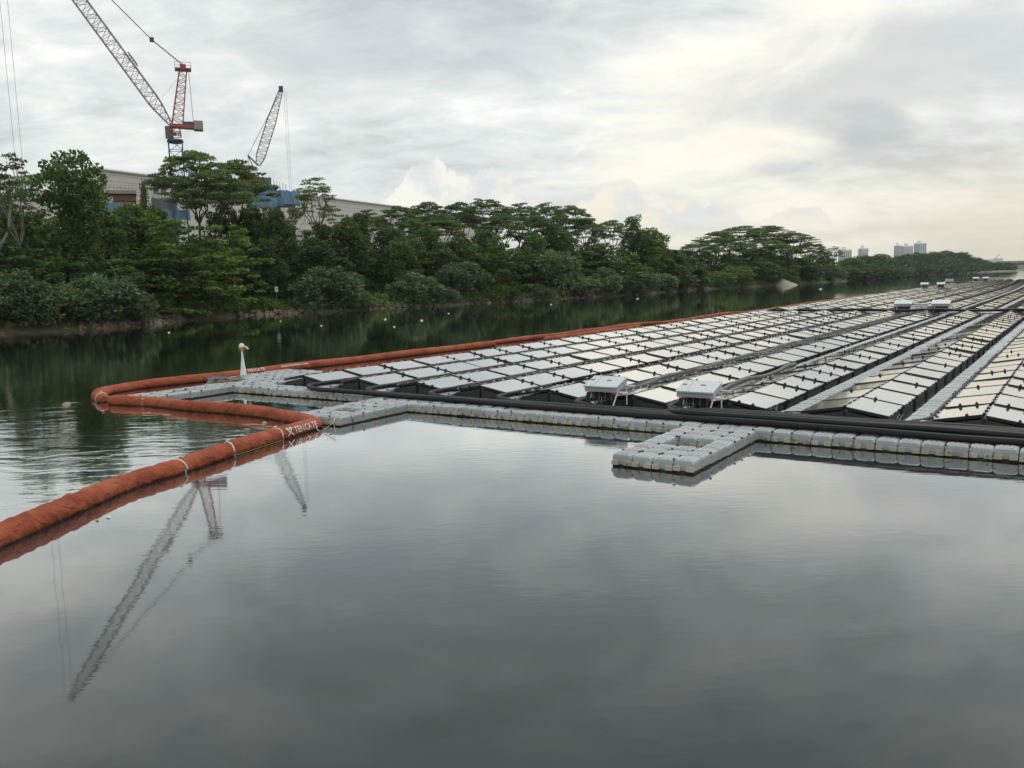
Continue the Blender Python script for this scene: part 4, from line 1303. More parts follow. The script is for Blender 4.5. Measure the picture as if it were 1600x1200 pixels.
# bare leaning trunk at the far left
bpt = shore(-5); bpt = at(-5, 430, float(np.hypot(*bpt[:2])) + 4)
t = thing('leaning_trunk', 'pale bare trunk leaning out in front of the leftmost trees', 'tree', bpt)
m = MB()
rg = float(np.hypot(*bpt[:2]))
m.tube(spline([at(-10, 470, rg), at(-3, 395, rg), at(11, 365, rg), at(16, 330, rg), at(17, 312, rg), at(30, 290, rg)], 0.7), list(np.linspace(0.22, 0.07, len(spline([at(-10, 470, rg), at(-3, 395, rg), at(11, 365, rg), at(16, 330, rg), at(17, 312, rg), at(30, 290, rg)], 0.7)))), 7)
m.part('trunk', M_PALEBARK, t)
rng = np.random.default_rng(77)
cl = [(at(x, y, rg), (r_, r_, r_ * .7)) for x, y, r_ in ((22, 300, .9), (34, 288, .8), (42, 280, .6), (14, 306, .8), (5, 312, .9))]
C, A, T = clumps(cl, 7, rng)
t2 = link('crown', leaf_mesh('crown', C - ORG[t.name], 0.4, L_DENSE, A, 0.4, T, rng), t)

# undergrowth, grass and stones on the bank (nobody could count these)
def along(n, px0, px1, off0, off1, rng):
    px = rng.uniform(px0, px1, n)
    off = rng.uniform(off0, off1, n)
    P = np.array([shore(x) for x in px])
    P[:, :2] += LAND * off[:, None]
    P[:, 2] = np.interp(off, [p[0] for p in prof], [p[1] for p in prof])
    return P
rng = np.random.default_rng(21)
P = along(30000, -60, 1240, 1.4, 11, rng)
P[:, 2] += rng.uniform(0, 0.8, len(P)) ** 1.3
Q = np.concatenate([along(9000, 350, 462, 1.0, 5.0, rng), along(4000, 555, 612, 1.0, 5.0, rng)])
Q[:, 2] += rng.uniform(0, 1.5, len(Q)) * (0.6 + 0.4 * np.sin(Q[:, 0] * 1.3) * np.cos(Q[:, 1] * 0.9))
P = np.concatenate([P, Q])
o = link('grass', leaf_mesh('grass', P, 0.5, L_GRASS, None, 0.35, None, rng)); tag(o, 'bright green grass and creepers on the bank', kind='stuff')
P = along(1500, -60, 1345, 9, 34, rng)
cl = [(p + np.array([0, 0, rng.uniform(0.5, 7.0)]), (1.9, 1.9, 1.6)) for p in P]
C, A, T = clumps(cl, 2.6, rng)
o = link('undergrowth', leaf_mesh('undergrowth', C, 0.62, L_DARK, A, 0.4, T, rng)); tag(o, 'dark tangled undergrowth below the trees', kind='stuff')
P = along(420, 470, 1345, 0.2, 3.5, rng)
cl = [(p + np.array([0, 0, rng.uniform(0.1, 1.0)]), (1.2, 1.2, 0.8)) for p in P]
C, A, T = clumps(cl, 5.0, rng)
o = link('waterside_growth', leaf_mesh('waterside_growth', C, 0.42, L_MANG, A, 0.4, T, rng)); tag(o, 'low grey-green growth trailing into the water', kind='stuff')
# stones
m = MB()
P = along(2600, -60, 1250, -0.5, 2.2, rng)
for p in P:
    s_ = abs(rng.normal()) * 0.20 + 0.10
    vv = [p + np.array([x, y, z]) * s_ * rng.uniform(0.7, 1.3, 3) for x, y, z in ((1, 0, 0), (0, 1, 0), (-1, 0, 0), (0, -1, 0), (0, 0, .8), (0, 0, -.6))]
    m.add(vv, [(0, 1, 4), (1, 2, 4), (2, 3, 4), (3, 0, 4), (1, 0, 5), (2, 1, 5), (3, 2, 5), (0, 3, 5)], 0)
o = link('shore_stones', m.mesh('shore_stones', M_ROCK)); tag(o, 'brown stones along the waterline', kind='stuff')
# sandy spit
c = shore(1222)
m = MB()
vs, fs = [], []
for i in range(9):
    for j in range(25):
        r_ = i / 8
        th = 2 * math.pi * j / 24
        vs.append(c + np.array([5.5 * r_ * math.cos(th), 4 * r_ * math.sin(th) + 1.0, 1.9 * (1 - r_ ** 1.6) * (1 + 0.15 * math.sin(3 * th)) - 0.2 + 0.06 * rng.normal()]))
for i in range(8):
    for j in range(24):
        fs.append((i * 25 + j, (i + 1) * 25 + j, (i + 1) * 25 + j + 1, i * 25 + j + 1))
m.add(vs, fs, 0, True)
o = link('sandy_spit', m.mesh('sandy_spit', plain('pale_sand', (0.40, 0.36, 0.29), 0.95, 0.2, 0.4)))
tag(o, 'pale mound of bare sand at the waterline', kind='structure')

# white notice board
sb = shore(432); rgs = float(np.hypot(*sb[:2])) + 3
t = thing('notice_board', 'small white notice board standing in the green creepers', 'sign', at(432, 466, rgs))
a, b = at(429, 448, rgs), at(434.2, 456, rgs)
wv = at(434.2, 448, rgs) - a; wd = np.linalg.norm(wv); ax = wv / wd; hgt = a[2] - b[2]
fr = np.cross(ax, Z3)
c = (a + b) / 2
m = MB(); m.box(c, (wd, 0.05, hgt), 0, (ax, fr, Z3)); m.part('board', M_WHITE, t)
m = MB(); m.box(c + fr * 0.045, (wd * 0.16, 0.02, hgt * 0.34), 0, (ax, fr, Z3)); m.box(c + fr * 0.045 + Z3 * hgt * 0.22, (wd * 0.12, 0.02, hgt * 0.08), 0, (ax, fr, Z3)); m.part('warning_mark', M_CRANEDARK, t)
m = MB(); m.strut(c - Z3 * (hgt / 2) - fr * 0.0, np.array([c[0], c[1], 0.4]), 0.09); m.part('post', M_CRANEGREY, t)

# ------------------------------------------------------------------ warehouse and construction site behind the trees
RA = 190.0
pA, pB = at(150, 275, RA), at(640, 321, RA * 1.50)
H_ = (pA[2] + pB[2]) / 2
A2, B2 = pA[:2], pB[:2]
dv = (B2 - A2) / np.linalg.norm(B2 - A2)
nv = np.array([-dv[1], dv[0]])
Lw = np.linalg.norm(B2 - A2)
D3 = np.array([*dv, 0]); N3 = np.array([*nv, 0])
c0 = np.array([*A2, 0])
t = thing('warehouse', 'long pale beige warehouse wall with grey and lilac bands behind the trees', 'building', c0)
def wbox(s0, s1, d0, d1, z0, z1, name, mat):
    m = MB()
    m.box(c0 + D3 * (s0 + s1) / 2 + N3 * (d0 + d1) / 2 + Z3 * (z0 + z1) / 2, (s1 - s0, d1 - d0, z1 - z0), 0, (D3, N3, Z3))
    return m.part(name, mat, t)
wbox(0, Lw + 60, 0, 60, 3.5, H_, 'wall', M_BEIGE)
wbox(-0.3, Lw + 60, -0.35, 60.3, H_, H_ + 0.35, 'roof_edge', M_ROOF)
wbox(60, Lw + 60, -0.25, -0.02, 14.2, 18.7, 'grey_band', M_BANDGREY)
wbox(60, Lw + 60, -0.27, -0.03, 9.0, 14.2, 'lilac_band', M_BANDBLUE)
for k in range(8):
    wbox(0.5, Lw + 59, -0.06, -0.01, 19.9 + k * 1.15, 19.95 + k * 1.15, 'cladding_seam', M_BANDGREY)
# lower left end with a sloping roof
e0, e1 = at(20, 309, RA * 0.97), at(152, 277, RA + 1)
m = MB()
mid = c0
p0 = np.array([e0[0], e0[1], 3.5]); p1 = np.array([e1[0], e1[1], 3.5])
back = N3 * 40
vs = [p0, p1, np.array([e1[0], e1[1], e1[2] - .2]), np.array([e0[0], e0[1], e0[2]])]
vs2 = [p + back for p in vs]
m.add(vs + vs2, [(0, 1, 2, 3), (7, 6, 5, 4), (3, 2, 6, 7), (0, 3, 7, 4), (1, 5, 6, 2), (0, 4, 5, 1)], 0)
m.part('sloping_end', M_BEIGE, t)
p = at(231, 292, RA + 4)
for dx in (-0.9, 0.9):
    m = MB(); m.box(np.array([p[0], p[1], p[2]]) + D3 * dx - N3 * 3.2, (1.1, 0.3, 3.6), 0, (D3, N3, Z3)); m.part('vent_window', M_WINDOW, t)

def slab_thing(name, label, px0, px1, ytop, ybot, rng0, depth, mat):
    a, b = at(px0, ytop, rng0), at(px1, ytop, rng0)
    zb = at((px0 + px1) / 2, ybot, rng0)[2]
    ax = (b - a); L = np.linalg.norm(ax[:2]); ax = np.array([ax[0], ax[1], 0]) / L
    ay = np.cross(Z3, ax)
    return a, b, (a[2] + b[2]) / 2, zb, ax, ay, L
# half-built concrete block with blue netting
R1 = 164.0
a, b, zt, zb, ax, ay, L = slab_thing('x', 'x', 384, 462, 293, 312, R1, 10, None)
t = thing('construction_frame', 'half-built concrete floors wrapped in blue netting below the small crane', 'building', np.array([(a[0] + b[0]) / 2, (a[1] + b[1]) / 2, 3]))
mid = np.array([(a[0] + b[0]) / 2, (a[1] + b[1]) / 2, 0])
def cbox(m, s, d, z, size, mi=0):
    m.box(mid + ax * s + ay * d + Z3 * z, size, mi, (ax, ay, Z3))
for z in (zb - 0.2, 16.0, 11.0, 7.0):
    m = MB(); cbox(m, 0, 6, z, (L, 12, 0.5)); m.part('floor_slab', M_CONCRETE, t)
for s in np.linspace(-L / 2 + 0.6, L / 2 - 0.9, 4):
    for d in (0.8, 11):
        m = MB(); cbox(m, s, d, (3 + zb) / 2, (0.85, 0.85, zb - 3)); m.part('column', M_CONCRETE, t)
def net(m, s0, s1, d, z0, z1, seed, mat_i=0):
    rs = np.random.default_rng(seed)
    n = 14
    vs = []
    for i in range(n + 1):
        for j in range(5):
            bulge = 0.22 * math.sin(i * 1.7 + j) + rs.normal() * 0.08
            vs.append(mid + ax * (s0 + (s1 - s0) * i / n) + ay * (d + bulge) + Z3 * (z0 + (z1 - z0) * j / 4 + rs.normal() * 0.10))
    m.add(vs, [(i * 5 + j, (i + 1) * 5 + j, (i + 1) * 5 + j + 1, i * 5 + j + 1) for i in range(n) for j in range(4)], 0, True)
m = MB(); net(m, -L / 2, L * 0.12, -0.6, zb - 1.4, zt + 0.5, 1); m.part('blue_net', M_NET, t)
m = MB(); net(m, L * 0.12, L / 2 - 1.9, -0.6, zb - 1.2, zt - 0.5, 2); m.part('blue_net', M_NET, t)
m = MB(); net(m, L / 2 - 2.7, L / 2 + 0.6, -0.9, zb - 0.9, zt - 0.6, 3); m.part('blue_net', M_NET, t)
m = MB(); net(m, -L / 2 + 1, -L / 2 + 4, -0.7, 12.5, 15.2, 4); m.part('blue_net', M_NET, t)
for i, s in enumerate(np.linspace(-L * 0.05, L * 0.30, 7)):
    m = MB(); m.strut(mid + ax * s + ay * 1.0 + Z3 * zb, mid + ax * s + ay * 1.0 + Z3 * (zt + 1.9 - 0.2 * i % 2), 0.10); m.part('scaffold_pole', M_CRANEBLUE, t)
m = MB(); cbox(m, -L * 0.28, 3, zt + 1.2, (4.2, 3, 1.0)); m.part('formwork', M_REBAR, t)
# left block: concrete head with parapet, grey screen and reinforcement
R2 = 158.0
a, b, zt, zb, ax, ay, L = slab_thing('x', 'x', 166, 213, 297, 308, R2, 8, None)
mid = np.array([(a[0] + b[0]) / 2, (a[1] + b[1]) / 2, 0])
t = thing('concrete_tower', 'unfinished concrete stair tower with rusty collar beside the tall bushy tree', 'building', np.array([*mid[:2], 3]))
m = MB(); cbox(m, 0, 3, zt - 0.3, (L, 6, 0.55)); m.part('top_slab', M_CONCRETE, t)
m = MB(); cbox(m, 0.4, 3, zt - 1.15, (L * 0.78, 5, 1.1)); m.part('collar', M_REBAR, t)
m = MB(); cbox(m, 0, 3.2, (zt - 1.7 + 3) / 2, (L * 0.7, 4.6, zt - 1.7 - 3)); m.part('shaft', M_CONCRETE, t)
for s in np.linspace(-L / 2, L / 2, 9):
    m = MB(); m.strut(mid + ax * s + Z3 * zt, mid + ax * s + Z3 * (zt + 0.85), 0.07); m.part('railing_post', M_CRANEGREY, t)
m = MB(); m.strut(mid - ax * L / 2 + Z3 * (zt + 0.8), mid + ax * L / 2 + Z3 * (zt + 0.75), 0.06); m.part('handrail', M_CRANEGREY, t)
zz = at(165, 326, R2)[2]
m = MB(); net(m, -L / 2 - 1.5, -L / 2 + 1.9, -1, zz - 1.0, zz + 0.9, 6); m.part('blue_net', M_NET, t)
a, b, zt, zb, ax, ay, L = slab_thing('x', 'x', 236, 276, 310, 330, R2 + 4, 8, None)
mid = np.array([(a[0] + b[0]) / 2, (a[1] + b[1]) / 2, 0])
t = thing('screened_wall', 'grey screened wall with upright reinforcement bars left of the crane mast', 'wall', np.array([*mid[:2], 3]))
m = MB(); cbox(m, 0, 1.0, (zt + 3) / 2, (L, 2.0, zt - 3)); m.part('wall_core', M_GREYNET, t)
m = MB(); net(m, -L / 2, L / 2, -0.25, zb - 3, zt, 9); m.part('grey_screen', M_GREYNET, t)
for i, s in enumerate(np.linspace(-L / 2 + 0.2, L / 2 - 0.2, 16)):
    hb = 1.1 + 0.4 * math.sin(i * 2.3)
    m = MB(); m.strut(mid + ax * s + ay * 0.5 + Z3 * zt, mid + ax * s + ay * 0.5 + Z3 * (zt + hb), 0.09); m.part('reinforcement_bar', M_CRANEGREY, t)
zz = at(255, 333, R2 + 2)[2]
m = MB(); net(m, -L / 2 + 0.5, L / 2 + 2, -1.6, zz - 1.2, zz + 0.6, 12); m.part('blue_net', M_NET, t)
# dead trunk wrapped in creeper
p = at(225, 322, 150)
m = MB(); m.tube([at(226, 345, 150), p, at(224, 296, 150), at(223, 283, 150)], [0.45, 0.5, 0.42, 0.15], 7); m.tube([at(223.5, 287, 150), at(231, 281, 150)], 0.1, 5)
t = thing('creeper_trunk', 'bare forked trunk wrapped in creeper before the warehouse wall', 'tree', np.array([p[0], p[1], 3]))
m.part('trunk', M_BARK, t)
rng = np.random.default_rng(5)
C, A, T = clumps([(at(225, y, 150), (0.75, 0.75, 1.0)) for y in (288, 296, 305, 314, 324, 334)], 9, rng)
link('crown', leaf_mesh('crown', C - ORG[t.name], 0.3, L_DARK, A, 0.4, T, rng), t)
# dark blue shed
a, b, zt, zb, ax, ay, L = slab_thing('x', 'x', 1030, 1066, 391, 406, 275, 8, None)
mid = np.array([(a[0] + b[0]) / 2, (a[1] + b[1]) / 2, 0])
t = thing('blue_shed', 'dark blue steel shed showing between two tree groups', 'building', np.array([*mid[:2], 3]))
m = MB(); cbox(m, 0, 5, (zt + 3) / 2, (L, 10, zt - 3)); m.part('wall', M_DARKBLUE, t)
for k in range(3):
    m = MB(); cbox(m, 0, -0.2, zt - 0.9 - k * 1.15, (L + 0.4, 0.5, 0.3)); m.part('rail', M_CRANEGREY, t)

# ------------------------------------------------------------------ cranes
def lattice(m, p, q, w0, w1, bays, side, chord, brace, mi=0, taper=None):
    """square lattice from p to q; side: reference side vector"""
    p, q = np.array(p, float), np.array(q, float)
    a = (q - p) / np.linalg.norm(q - p)
    s1 = side - a * np.dot(side, a); s1 /= np.linalg.norm(s1)
    s2 = np.cross(a, s1)
    cor = []
    for i in range(bays + 1):
        f = i / bays
        wd = (w0 + (w1 - w0) * f) if taper is None else taper(f)
        c = p + (q - p) * f
        cor.append([c + (s1 * x + s2 * y) * wd / 2 for x, y in ((-1, -1), (1, -1), (1, 1), (-1, 1))])
    for k in range(4):
        for i in range(bays):
            m.strut(cor[i][k], cor[i + 1][k], chord, mi)
            k2 = (k + 1) % 4
            m.strut(cor[i][k] if i % 2 else cor[i][k2], cor[i + 1][k2] if i % 2 else cor[i + 1][k], brace, mi)
            m.strut(cor[i][k], cor[i][k2], brace, mi)
DC = 161.0
view = np.array([*(at(280, 200, DC)[:2] / DC), 0.0])             # away from the jetty
sidev = np.array([view[1], -view[0], 0.0])                       # to the right
base = at(279.5, 300, DC); base[2] = 3.0
t = thing('tower_crane', 'large luffing tower crane with red head, pale boom and blue mast', 'crane', base)
slew_z = at(278, 219, DC)[2]
mast_top = np.array([base[0], base[1], slew_z])
m = MB(); lattice(m, base, mast_top, 2.2, 2.2, 15, sidev, 0.24, 0.12); m.part('mast', M_CRANEBLUE, t)
m = MB(); m.lathe(mast_top - Z3 * 0.2, [(1.0, -0.35), (1.35, -0.2), (1.35, 0.15), (1.05, 0.3)], 16); m.part('slewing_ring', M_CRANEBLUE, t)
deck_z = at(278, 200, DC)[2]
deck_c = np.array([base[0], base[1], deck_z])
m = MB(); lattice(m, mast_top + Z3 * 0.6, deck_c, 2.0, 1.7, 2, sidev, 0.22, 0.14); m.part('turntable_frame', M_CRANERED, t)
cabp = at(264.5, 207, DC)
m = MB(); m.box(cabp, (1.3, 1.6, 1.9), 0, (sidev, view, Z3)); cab_o = m.part('cab', M_CAB, t)
m = MB(); m.box(cabp - view * 0.82 - sidev * 0.1 + Z3 * 0.2, (0.95, 0.05, 1.1), 0, (sidev, view, Z3)); m.part('window', M_WINDOW, cab_o)
m = MB(); m.box(cabp + sidev * 0.85 - Z3 * 0.2, (0.5, 1.2, 0.4), 0, (sidev, view, Z3)); m.part('cab_bracket', M_CRANERED, t)
jib0, jib1 = at(266, 196.5, DC), at(317, 200.5, DC)
m = MB(); jd = (jib1 - jib0); jl = np.linalg.norm(jd); jd /= jl
m.box((jib0 + jib1) / 2, (jl, 2.0, 0.55), 0, (jd, view, np.cross(jd, view) * -1)); m.part('counter_jib', M_CRANERED, t)
cw = at(310, 197, DC)
m = MB(); m.box(cw + Z3 * 0.0, (1.5, 2.2, 1.5), 0, (sidev, view, Z3)); m.part('counterweight', M_COUNTER, t)
for k in range(2):
    m = MB(); m.box(at(290 + 9 * k, 195.5, DC), (0.95, 1.5, 0.95), 0, (sidev, view, Z3)); m.part('winch', M_CRANEBLUE, t)
apex = at(286, 109, DC)
foot = at(274, 196, DC)
m = MB(); lattice(m, at(277, 197, DC), apex, 1.75, 1.15, 10, sidev, 0.20, 0.10); m.part('mast_head_frame', M_CRANERED, t)
m = MB(); m.box(apex + Z3 * 0.0, (2.6, 2.4, 0.16), 0, (sidev, view, Z3)); m.box(apex + Z3 * 0.45, (1.0, 1.0, 0.8), 0, (sidev, view, Z3)); hp = m.part('head_platform', M_CRANERED, t)
for sx in (-1.3, 0, 1.3):
    for sy in (-1.2, 1.2):
        m = MB(); m.strut(apex + sidev * sx + view * sy, apex + sidev * sx + view * sy + Z3 * 1.0, 0.07); m.part('railing_post', M_CRANERED, hp)
for sy in (-1.2, 1.2):
    m = MB(); m.strut(apex - sidev * 1.3 + view * sy + Z3 * 1.0, apex + sidev * 1.3 + view * sy + Z3 * 1.0, 0.07); m.part('handrail', M_CRANERED, hp)
tip = at(-12, -186, DC)
m = MB()
def btap(f):
    return 0.5 + 1.35 * min(1, f / 0.10) if f < 0.10 else (1.85 if f < 0.86 else 1.85 - (f - 0.86) / 0.14 * 1.1)
lattice(m, at(268, 196, DC), tip, 1.7, 1.0, 36, view, 0.20, 0.10, 0, btap)
m.part('boom', M_CRANEPALE, t)
bd = tip - at(268, 196, DC); bd /= np.linalg.norm(bd)
bpn = at(208, 98, DC)
m = MB(); m.box(bpn + Z3 * 0.6, (2.2, 2.0, 0.12), 0, (bd, view, np.cross(bd, view)))
for sx in (-1, 0, 1):
    m.strut(bpn + bd * sx + Z3 * 0.6 - view * 1.0, bpn + bd * sx + Z3 * 0.6 - view * 1.0 + np.cross(view, bd) * -1.0, 0.06)
    m.strut(bpn + bd * sx + Z3 * 0.6 + view * 1.0, bpn + bd * sx + Z3 * 0.6 + view * 1.0 + np.cross(view, bd) * -1.0, 0.06)
m.part('boom_platform', M_CRANEPALE, t)
pul = at(237, 62, DC)
for k in (-0.35, 0.35):
    m = MB(); m.strut(apex + Z3 * 0.8 + view * k, pul + view * k, 0.14); m.part('pendant_line', M_CRANEPALE, t)
    m = MB(); m.strut(pul + view * k * 0.5, tip + view * k * 1.4, 0.09); m.part('pendant_line', M_CRANEDARK, t)
m = MB(); m.box(pul, (0.7, 0.9, 0.6), 0, (sidev, view, Z3)); m.part('pulley_block', M_CRANEDARK, t)
for k in (-0.6, 0.6):
    m = MB(); m.strut(apex + sidev * 0.9 + view * k, at(302, 190, DC) + view * k, 0.07); m.part('tie_rope', M_CRANEGREY, t)
m = MB(); m.strut(apex - sidev * 0.9 - Z3 * 1.5, at(252, 154, DC), 0.05); m.part('tie_rope', M_CRANEGREY, t)
hook = tip.copy(); hook[2] = 20.0
for k in (-0.55, 0.55):
    m = MB(); m.strut(tip + sidev * k, hook + sidev * k * 0.9, 0.055); m.part('hoist_rope', M_CRANEGREY, t)
m = MB(); m.box(hook, (1.6, 0.6, 0.9), 0, (sidev, view, Z3)); m.strut(hook - Z3 * 0.4, hook - Z3 * 1.5, 0.3); m.part('hook_block', M_CRANEDARK, t)

# lattice boom crane standing on the unfinished floors
D2 = 166.0
v2 = np.array([*(at(410, 200, D2)[:2] / D2), 0.0]); s2 = np.array([v2[1], -v2[0], 0.0])
ft, tp = at(403, 258, D2), at(439, 141, D2)
bz = ft.copy(); bz[2] -= 1.6
t = thing('lattice_crane', 'smaller grey lattice boom crane with hanging cables right of the tower crane', 'crane', bz)
def ctap(f):
    return 0.7 + 0.9 * min(1, f / 0.12) if f < 0.12 else (1.6 if f < 0.6 else 1.6 - (f - 0.6) / 0.4 * 0.95)
m = MB(); lattice(m, ft, tp, 1.5, 0.8, 20, v2, 0.14, 0.075, 0, ctap); m.part('boom', M_CRANEGREY, t)
m = MB(); m.box(tp + Z3 * 0.2, (0.75, 0.8, 0.95), 0, (s2, v2, Z3)); m.part('boom_head', M_CRANEDARK, t)
am = at(387.5, 243, D2)
m = MB()
for k in (-0.7, 0.7):
    m.strut(ft + v2 * k, am + v2 * k * .6, 0.22)
    m.strut(am + v2 * k * .6, at(396, 262, D2) + v2 * k, 0.14)
m.strut(am - v2 * .6, am + v2 * .6, 0.2)
m.part('rear_mast', M_CRANEDARK, t)
for k in (-0.4, 0.4):
    m = MB(); m.strut(am + v2 * k, tp + v2 * k * 0.5, 0.06); m.part('pendant_line', M_CRANEGREY, t)
    m = MB(); m.strut(am + v2 * k, am + v2 * k - Z3 * 3.0, 0.09); m.part('back_stay', M_CRANEDARK, t)
for k, dx in ((-0.3, 0.5), (0.3, 0.9)):
    top_ = tp + s2 * dx + v2 * k
    m = MB(); m.strut(top_, np.array([top_[0], top_[1], 19.5]), 0.05); m.part('hoist_rope', M_CRANEGREY, t)
m = MB(); m.box(bz - Z3 * 1.6 - s2 * 1.2, (4.6, 3.0, 1.7), 0, (s2, v2, Z3)); m.part('machine_house', M_CRANERED, t)
m = MB(); m.box(bz - Z3 * 1.7 + s2 * 1.6 - v2 * 1.6, (1.2, 1.1, 1.7), 0, (s2, v2, Z3)); m.part('cab', M_CAB, t)
for k in (-1.9, 1.9):
    m = MB(); m.box(bz - Z3 * 2.9 + v2 * k, (6.0, 0.9, 1.0), 0, (s2, v2, Z3)); m.part('track', M_CRANEDARK, t)

# ------------------------------------------------------------------ far right: blocks, wood, path, bridge
def block(px0, px1, ytop, rng0, label, cols, floors, shade):
    a, b = at(px0, ytop, rng0), at(px1, ytop, rng0)
    zt = (a[2] + b[2]) / 2
    ax = np.array([b[0] - a[0], b[1] - a[1], 0]); L = np.linalg.norm(ax); ax /= L
    ay = np.cross(Z3, ax)
    mid = np.array([(a[0] + b[0]) / 2, (a[1] + b[1]) / 2, 0])
    t = thing('apartment_block', label, 'building', np.array([*mid[:2], 4]), 'distant apartment blocks')
    dp = 16.0
    m = MB(); m.box(mid + ay * dp / 2 + Z3 * (zt + 4) / 2, (L, dp, zt - 4), 0, (ax, ay, Z3)); m.part('wall', M_TOWERWHITE, t)
    m = MB(); m.box(mid + ay * dp / 2 + Z3 * (zt + 1.5) - ax * L * 0.1, (L * 0.35, 6, 3.4), 0, (ax, ay, Z3)); m.part('roof_house', M_TOWERWHITE, t)
    if shade:
        m = MB(); m.box(mid - ay * 0.4 + ax * (-L / 2 + L * shade / 2) + Z3 * (zt + 4) / 2, (L * shade, 0.8, zt - 5), 0, (ax, ay, Z3)); m.part('grey_wall', M_TOWERGREY, t)
    for i in range(cols):
        s = -L / 2 + L * (shade + (1 - shade) * (i + 0.5) / cols)
        for f in range(floors):
            z = zt - 2.2 - f * (zt - 10) / floors
            m = MB(); m.box(mid - ay * 0.15 + ax * s + Z3 * z, (L * (1 - shade) / cols * 0.55, 0.5, 1.5), 0, (ax, ay, Z3)); m.part('window', M_FARWINDOW, t)
block(1310, 1331, 390, 1050, 'leftmost distant white apartment block above the trees', 5, 10, 0.22)
block(1341, 1357, 388, 1080, 'second distant white apartment block, narrow with grey left side', 4, 10, 0.3)
block(1397, 1409, 383.5, 1150, 'third distant apartment block with dark grey front', 2, 10, 0.7)
block(1408, 1427, 384, 1170, 'fourth distant white apartment block in the middle of the tall group', 5, 11, 0.15)
block(1428, 1448, 380, 1120, 'tallest rightmost distant apartment block with grey left side', 4, 12, 0.35)
# industrial sheds and small crane far off
a, b = at(1525, 408, 1500), at(1568, 408, 1500)
t = thing('far_factory', 'hazy pale factory roofs at the end of the water', 'building', np.array([*((a + b)[:2] / 2), 4]))
for x0, x1, y in ((1518, 1540, 409), (1540, 1552, 405.5), (1552, 1567, 404)):
    a, b = at(x0, y, 1500), at(x1, y, 1500)
    m = MB(); m.box(np.array([(a[0] + b[0]) / 2, (a[1] + b[1]) / 2, (a[2] + 4) / 2]), (np.linalg.norm((b - a)[:2]), 30, a[2] - 4), 0, ((b - a) * np.array([1, 1, 0]) / np.linalg.norm((b - a)[:2]), np.array([-(b - a)[1], (b - a)[0], 0]) / np.linalg.norm((b - a)[:2]), Z3)); m.part('hall', M_TOWERWHITE, t)
m = MB(); m.strut(at(1553, 406, 1480), at(1562, 397, 1480), 0.9); m.top('far_crane', M_CRANEGREY, 'tiny slanted crane jib above the hazy factory', 'crane')
# far wood on the right bank of the bend: one mass
rng = np.random.default_rng(31)
tops = [(1330, 404), (1345, 402), (1370, 402), (1395, 400), (1420, 397), (1445, 398), (1470, 394), (1495, 396), (1515, 403), (1535, 410), (1552, 414), (1575, 416), (1600, 416), (1640, 414)]
cl = []
for px in np.arange(1326, 1560, 2.6):
    yt = np.interp(px, [p[0] for p in tops], [p[1] for p in tops]) + rng.normal() * 1.0
    s0 = shore(px) if px < 1550 else shore(1550)
    r0 = float(np.hypot(*s0[:2]))
    for layer in range(4):
        rr = r0 + 8 + layer * 30 + rng.uniform(0, 20)
        q = at(px + rng.uniform(-2, 2), yt + (3 - layer) * 6.0 * rng.uniform(0.6, 1.2), rr)
        h = max(5, q[2])
        cr = 4.5 * (rr / 400) ** 0.5
        for _ in range(4):
            cl.append((np.array([q[0] + rng.normal() * 4, q[1] + rng.normal() * 4, max(2.5, h * rng.uniform(0.25, 1.0) - cr * .5)]), (cr, cr, cr * 0.6)))
C, A, T = clumps(cl, 0.8, rng)
o = link('far_wood', leaf_mesh('far_wood', C, 1.25, L_FAR, A, 0.45, T, rng)); tag(o, 'hazy far-off wood along the bending bank', kind='stuff')
FAR_TREES = [(1352, 399, 26, 60), (1376, 396, 30, 80), (1432, 394, 18, 90), (1458, 393, 30, 80), (1478, 391.5, 26, 80), (1502, 393, 12, 60), (1528, 407, 14, 60), (1546, 408, 8, 60)]
for i, (px, yt, wpx, off) in enumerate(FAR_TREES):
    s0 = shore(px); rr = float(np.hypot(*s0[:2])) + off
    q = at(px, yt, rr)
    crown, trunk, H0, W0 = KINDS['umbrella'][i % 4]
    t = thing('umbrella_tree', f'{ORD[i]} far flat-topped tree on the hazy skyline under the apartment blocks', 'tree', (q[0], q[1], 3.0), 'far skyline trees')
    wm = wpx / F_PX * rr
    t.scale = (wm / W0, wm / W0, (q[2] - 3) / H0)
    link('trunk', trunk, t); link('crown', crown, t)
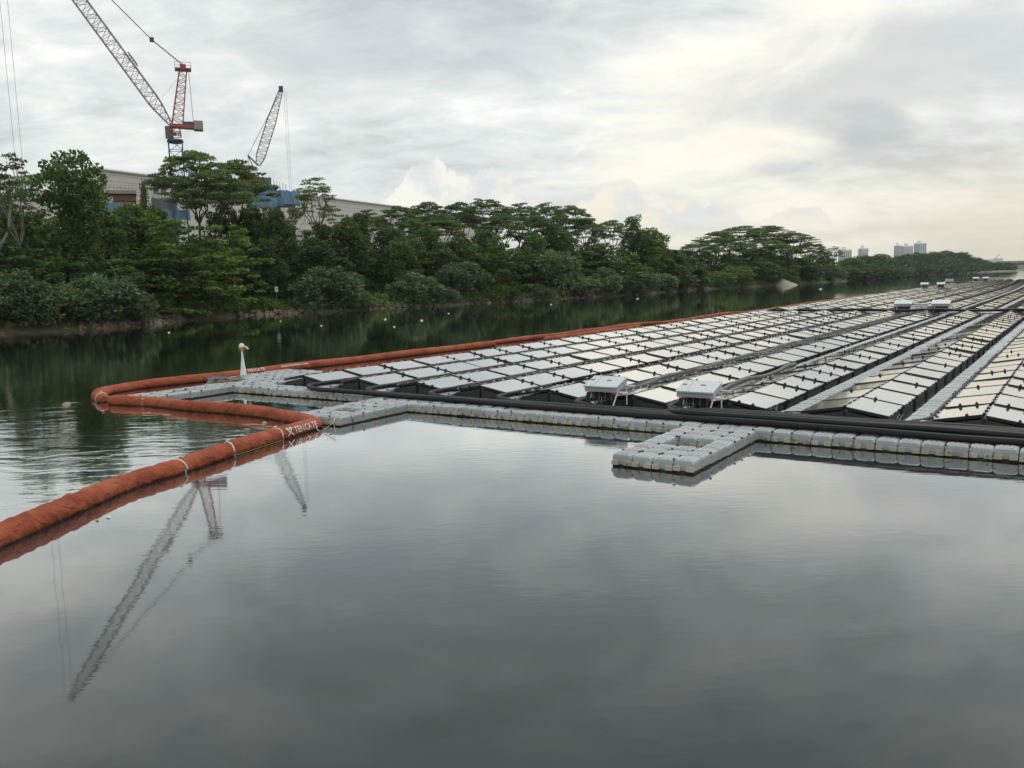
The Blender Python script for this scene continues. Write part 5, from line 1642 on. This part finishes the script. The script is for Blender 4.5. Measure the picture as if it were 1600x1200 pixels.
# pale promenade edge and low bridge
m = MB()
pp = [gnd(1440, 430.0), gnd(1480, 428.0), gnd(1520, 426.3), gnd(1560, 424.6), gnd(1580, 423.9)]
for i in range(len(pp) - 1):
    for (o0, z0, o1, z1) in ((-3, 0.0, -3, 0.7), (-3, 0.7, 4, 0.8)):
        a, b = pp[i], pp[i + 1]
        L3 = np.array([*LAND, 0])
        m.add([a + L3 * o0 + Z3 * z0, b + L3 * o0 + Z3 * z0, b + L3 * o1 + Z3 * z1, a + L3 * o1 + Z3 * z1], [(0, 1, 2, 3)], 0)
o = link('promenade', m.mesh('promenade', M_PATH)); tag(o, 'pale concrete promenade edge along the far bank', kind='structure')
rb = 1250.0
a, b = at(1556, 418.5, rb), at(1700, 415, rb)
t = thing('low_bridge', 'low grey bridge crossing the far end of the water', 'bridge', np.array([*((a + b)[:2] / 2), 0]))
zb = 8.5
dv2 = (b - a) * np.array([1, 1, 0]); Lb = np.linalg.norm(dv2); dv2 /= Lb
m = MB(); m.box(np.array([*((a + b)[:2] / 2), zb]), (Lb, 12, 2.2), 0, (dv2, np.cross(Z3, dv2), Z3)); m.part('bridge_deck', M_CONCRETE, t)
for k in range(7):
    p = a + (b - a) * (k + 0.5) / 7
    m = MB(); m.box(np.array([p[0], p[1], zb / 2 - .5]), (3, 6, zb), 0, (dv2, np.cross(Z3, dv2), Z3)); m.part('pier', M_CONCRETE, t)
m = MB()
vs = []
for i in range(30):
    px = 1500 + i * 16
    p = at(px, 417, 2400)
    vs.append((p[0], p[1], -1)); vs.append((p[0] , p[1], 10 + 3 * math.sin(i * 1.3)))
    vs.append((p[0] * 1.3, p[1] * 1.3, 14 + 3 * math.sin(i * 1.3)))
m.add(vs, [(3 * i, 3 * i + 3, 3 * i + 4, 3 * i + 1) for i in range(29)] + [(3 * i + 1, 3 * i + 4, 3 * i + 5, 3 * i + 2) for i in range(29)], 0)
o = link('far_shore', m.mesh('far_shore', L_FAR)); tag(o, 'low hazy wooded shore closing the water', kind='structure')

# ------------------------------------------------------------------ humid evening air
m = MB()
m.box((150, 1450, 34.0), (4300, 3500, 72.0), 0)
hz, ht, ho = new_mat('humid_air')
pv = ht.n('ShaderNodeVolumePrincipled')
pv.inputs['Color'].default_value = (0.86, 0.90, 0.95, 1)
pv.inputs['Density'].default_value = 0.00009
pv.inputs['Anisotropy'].default_value = 0.2
ht.l(pv.outputs[0], ho.inputs['Volume'])
o = link('haze', m.mesh('haze', hz))
tag(o, kind='stuff')
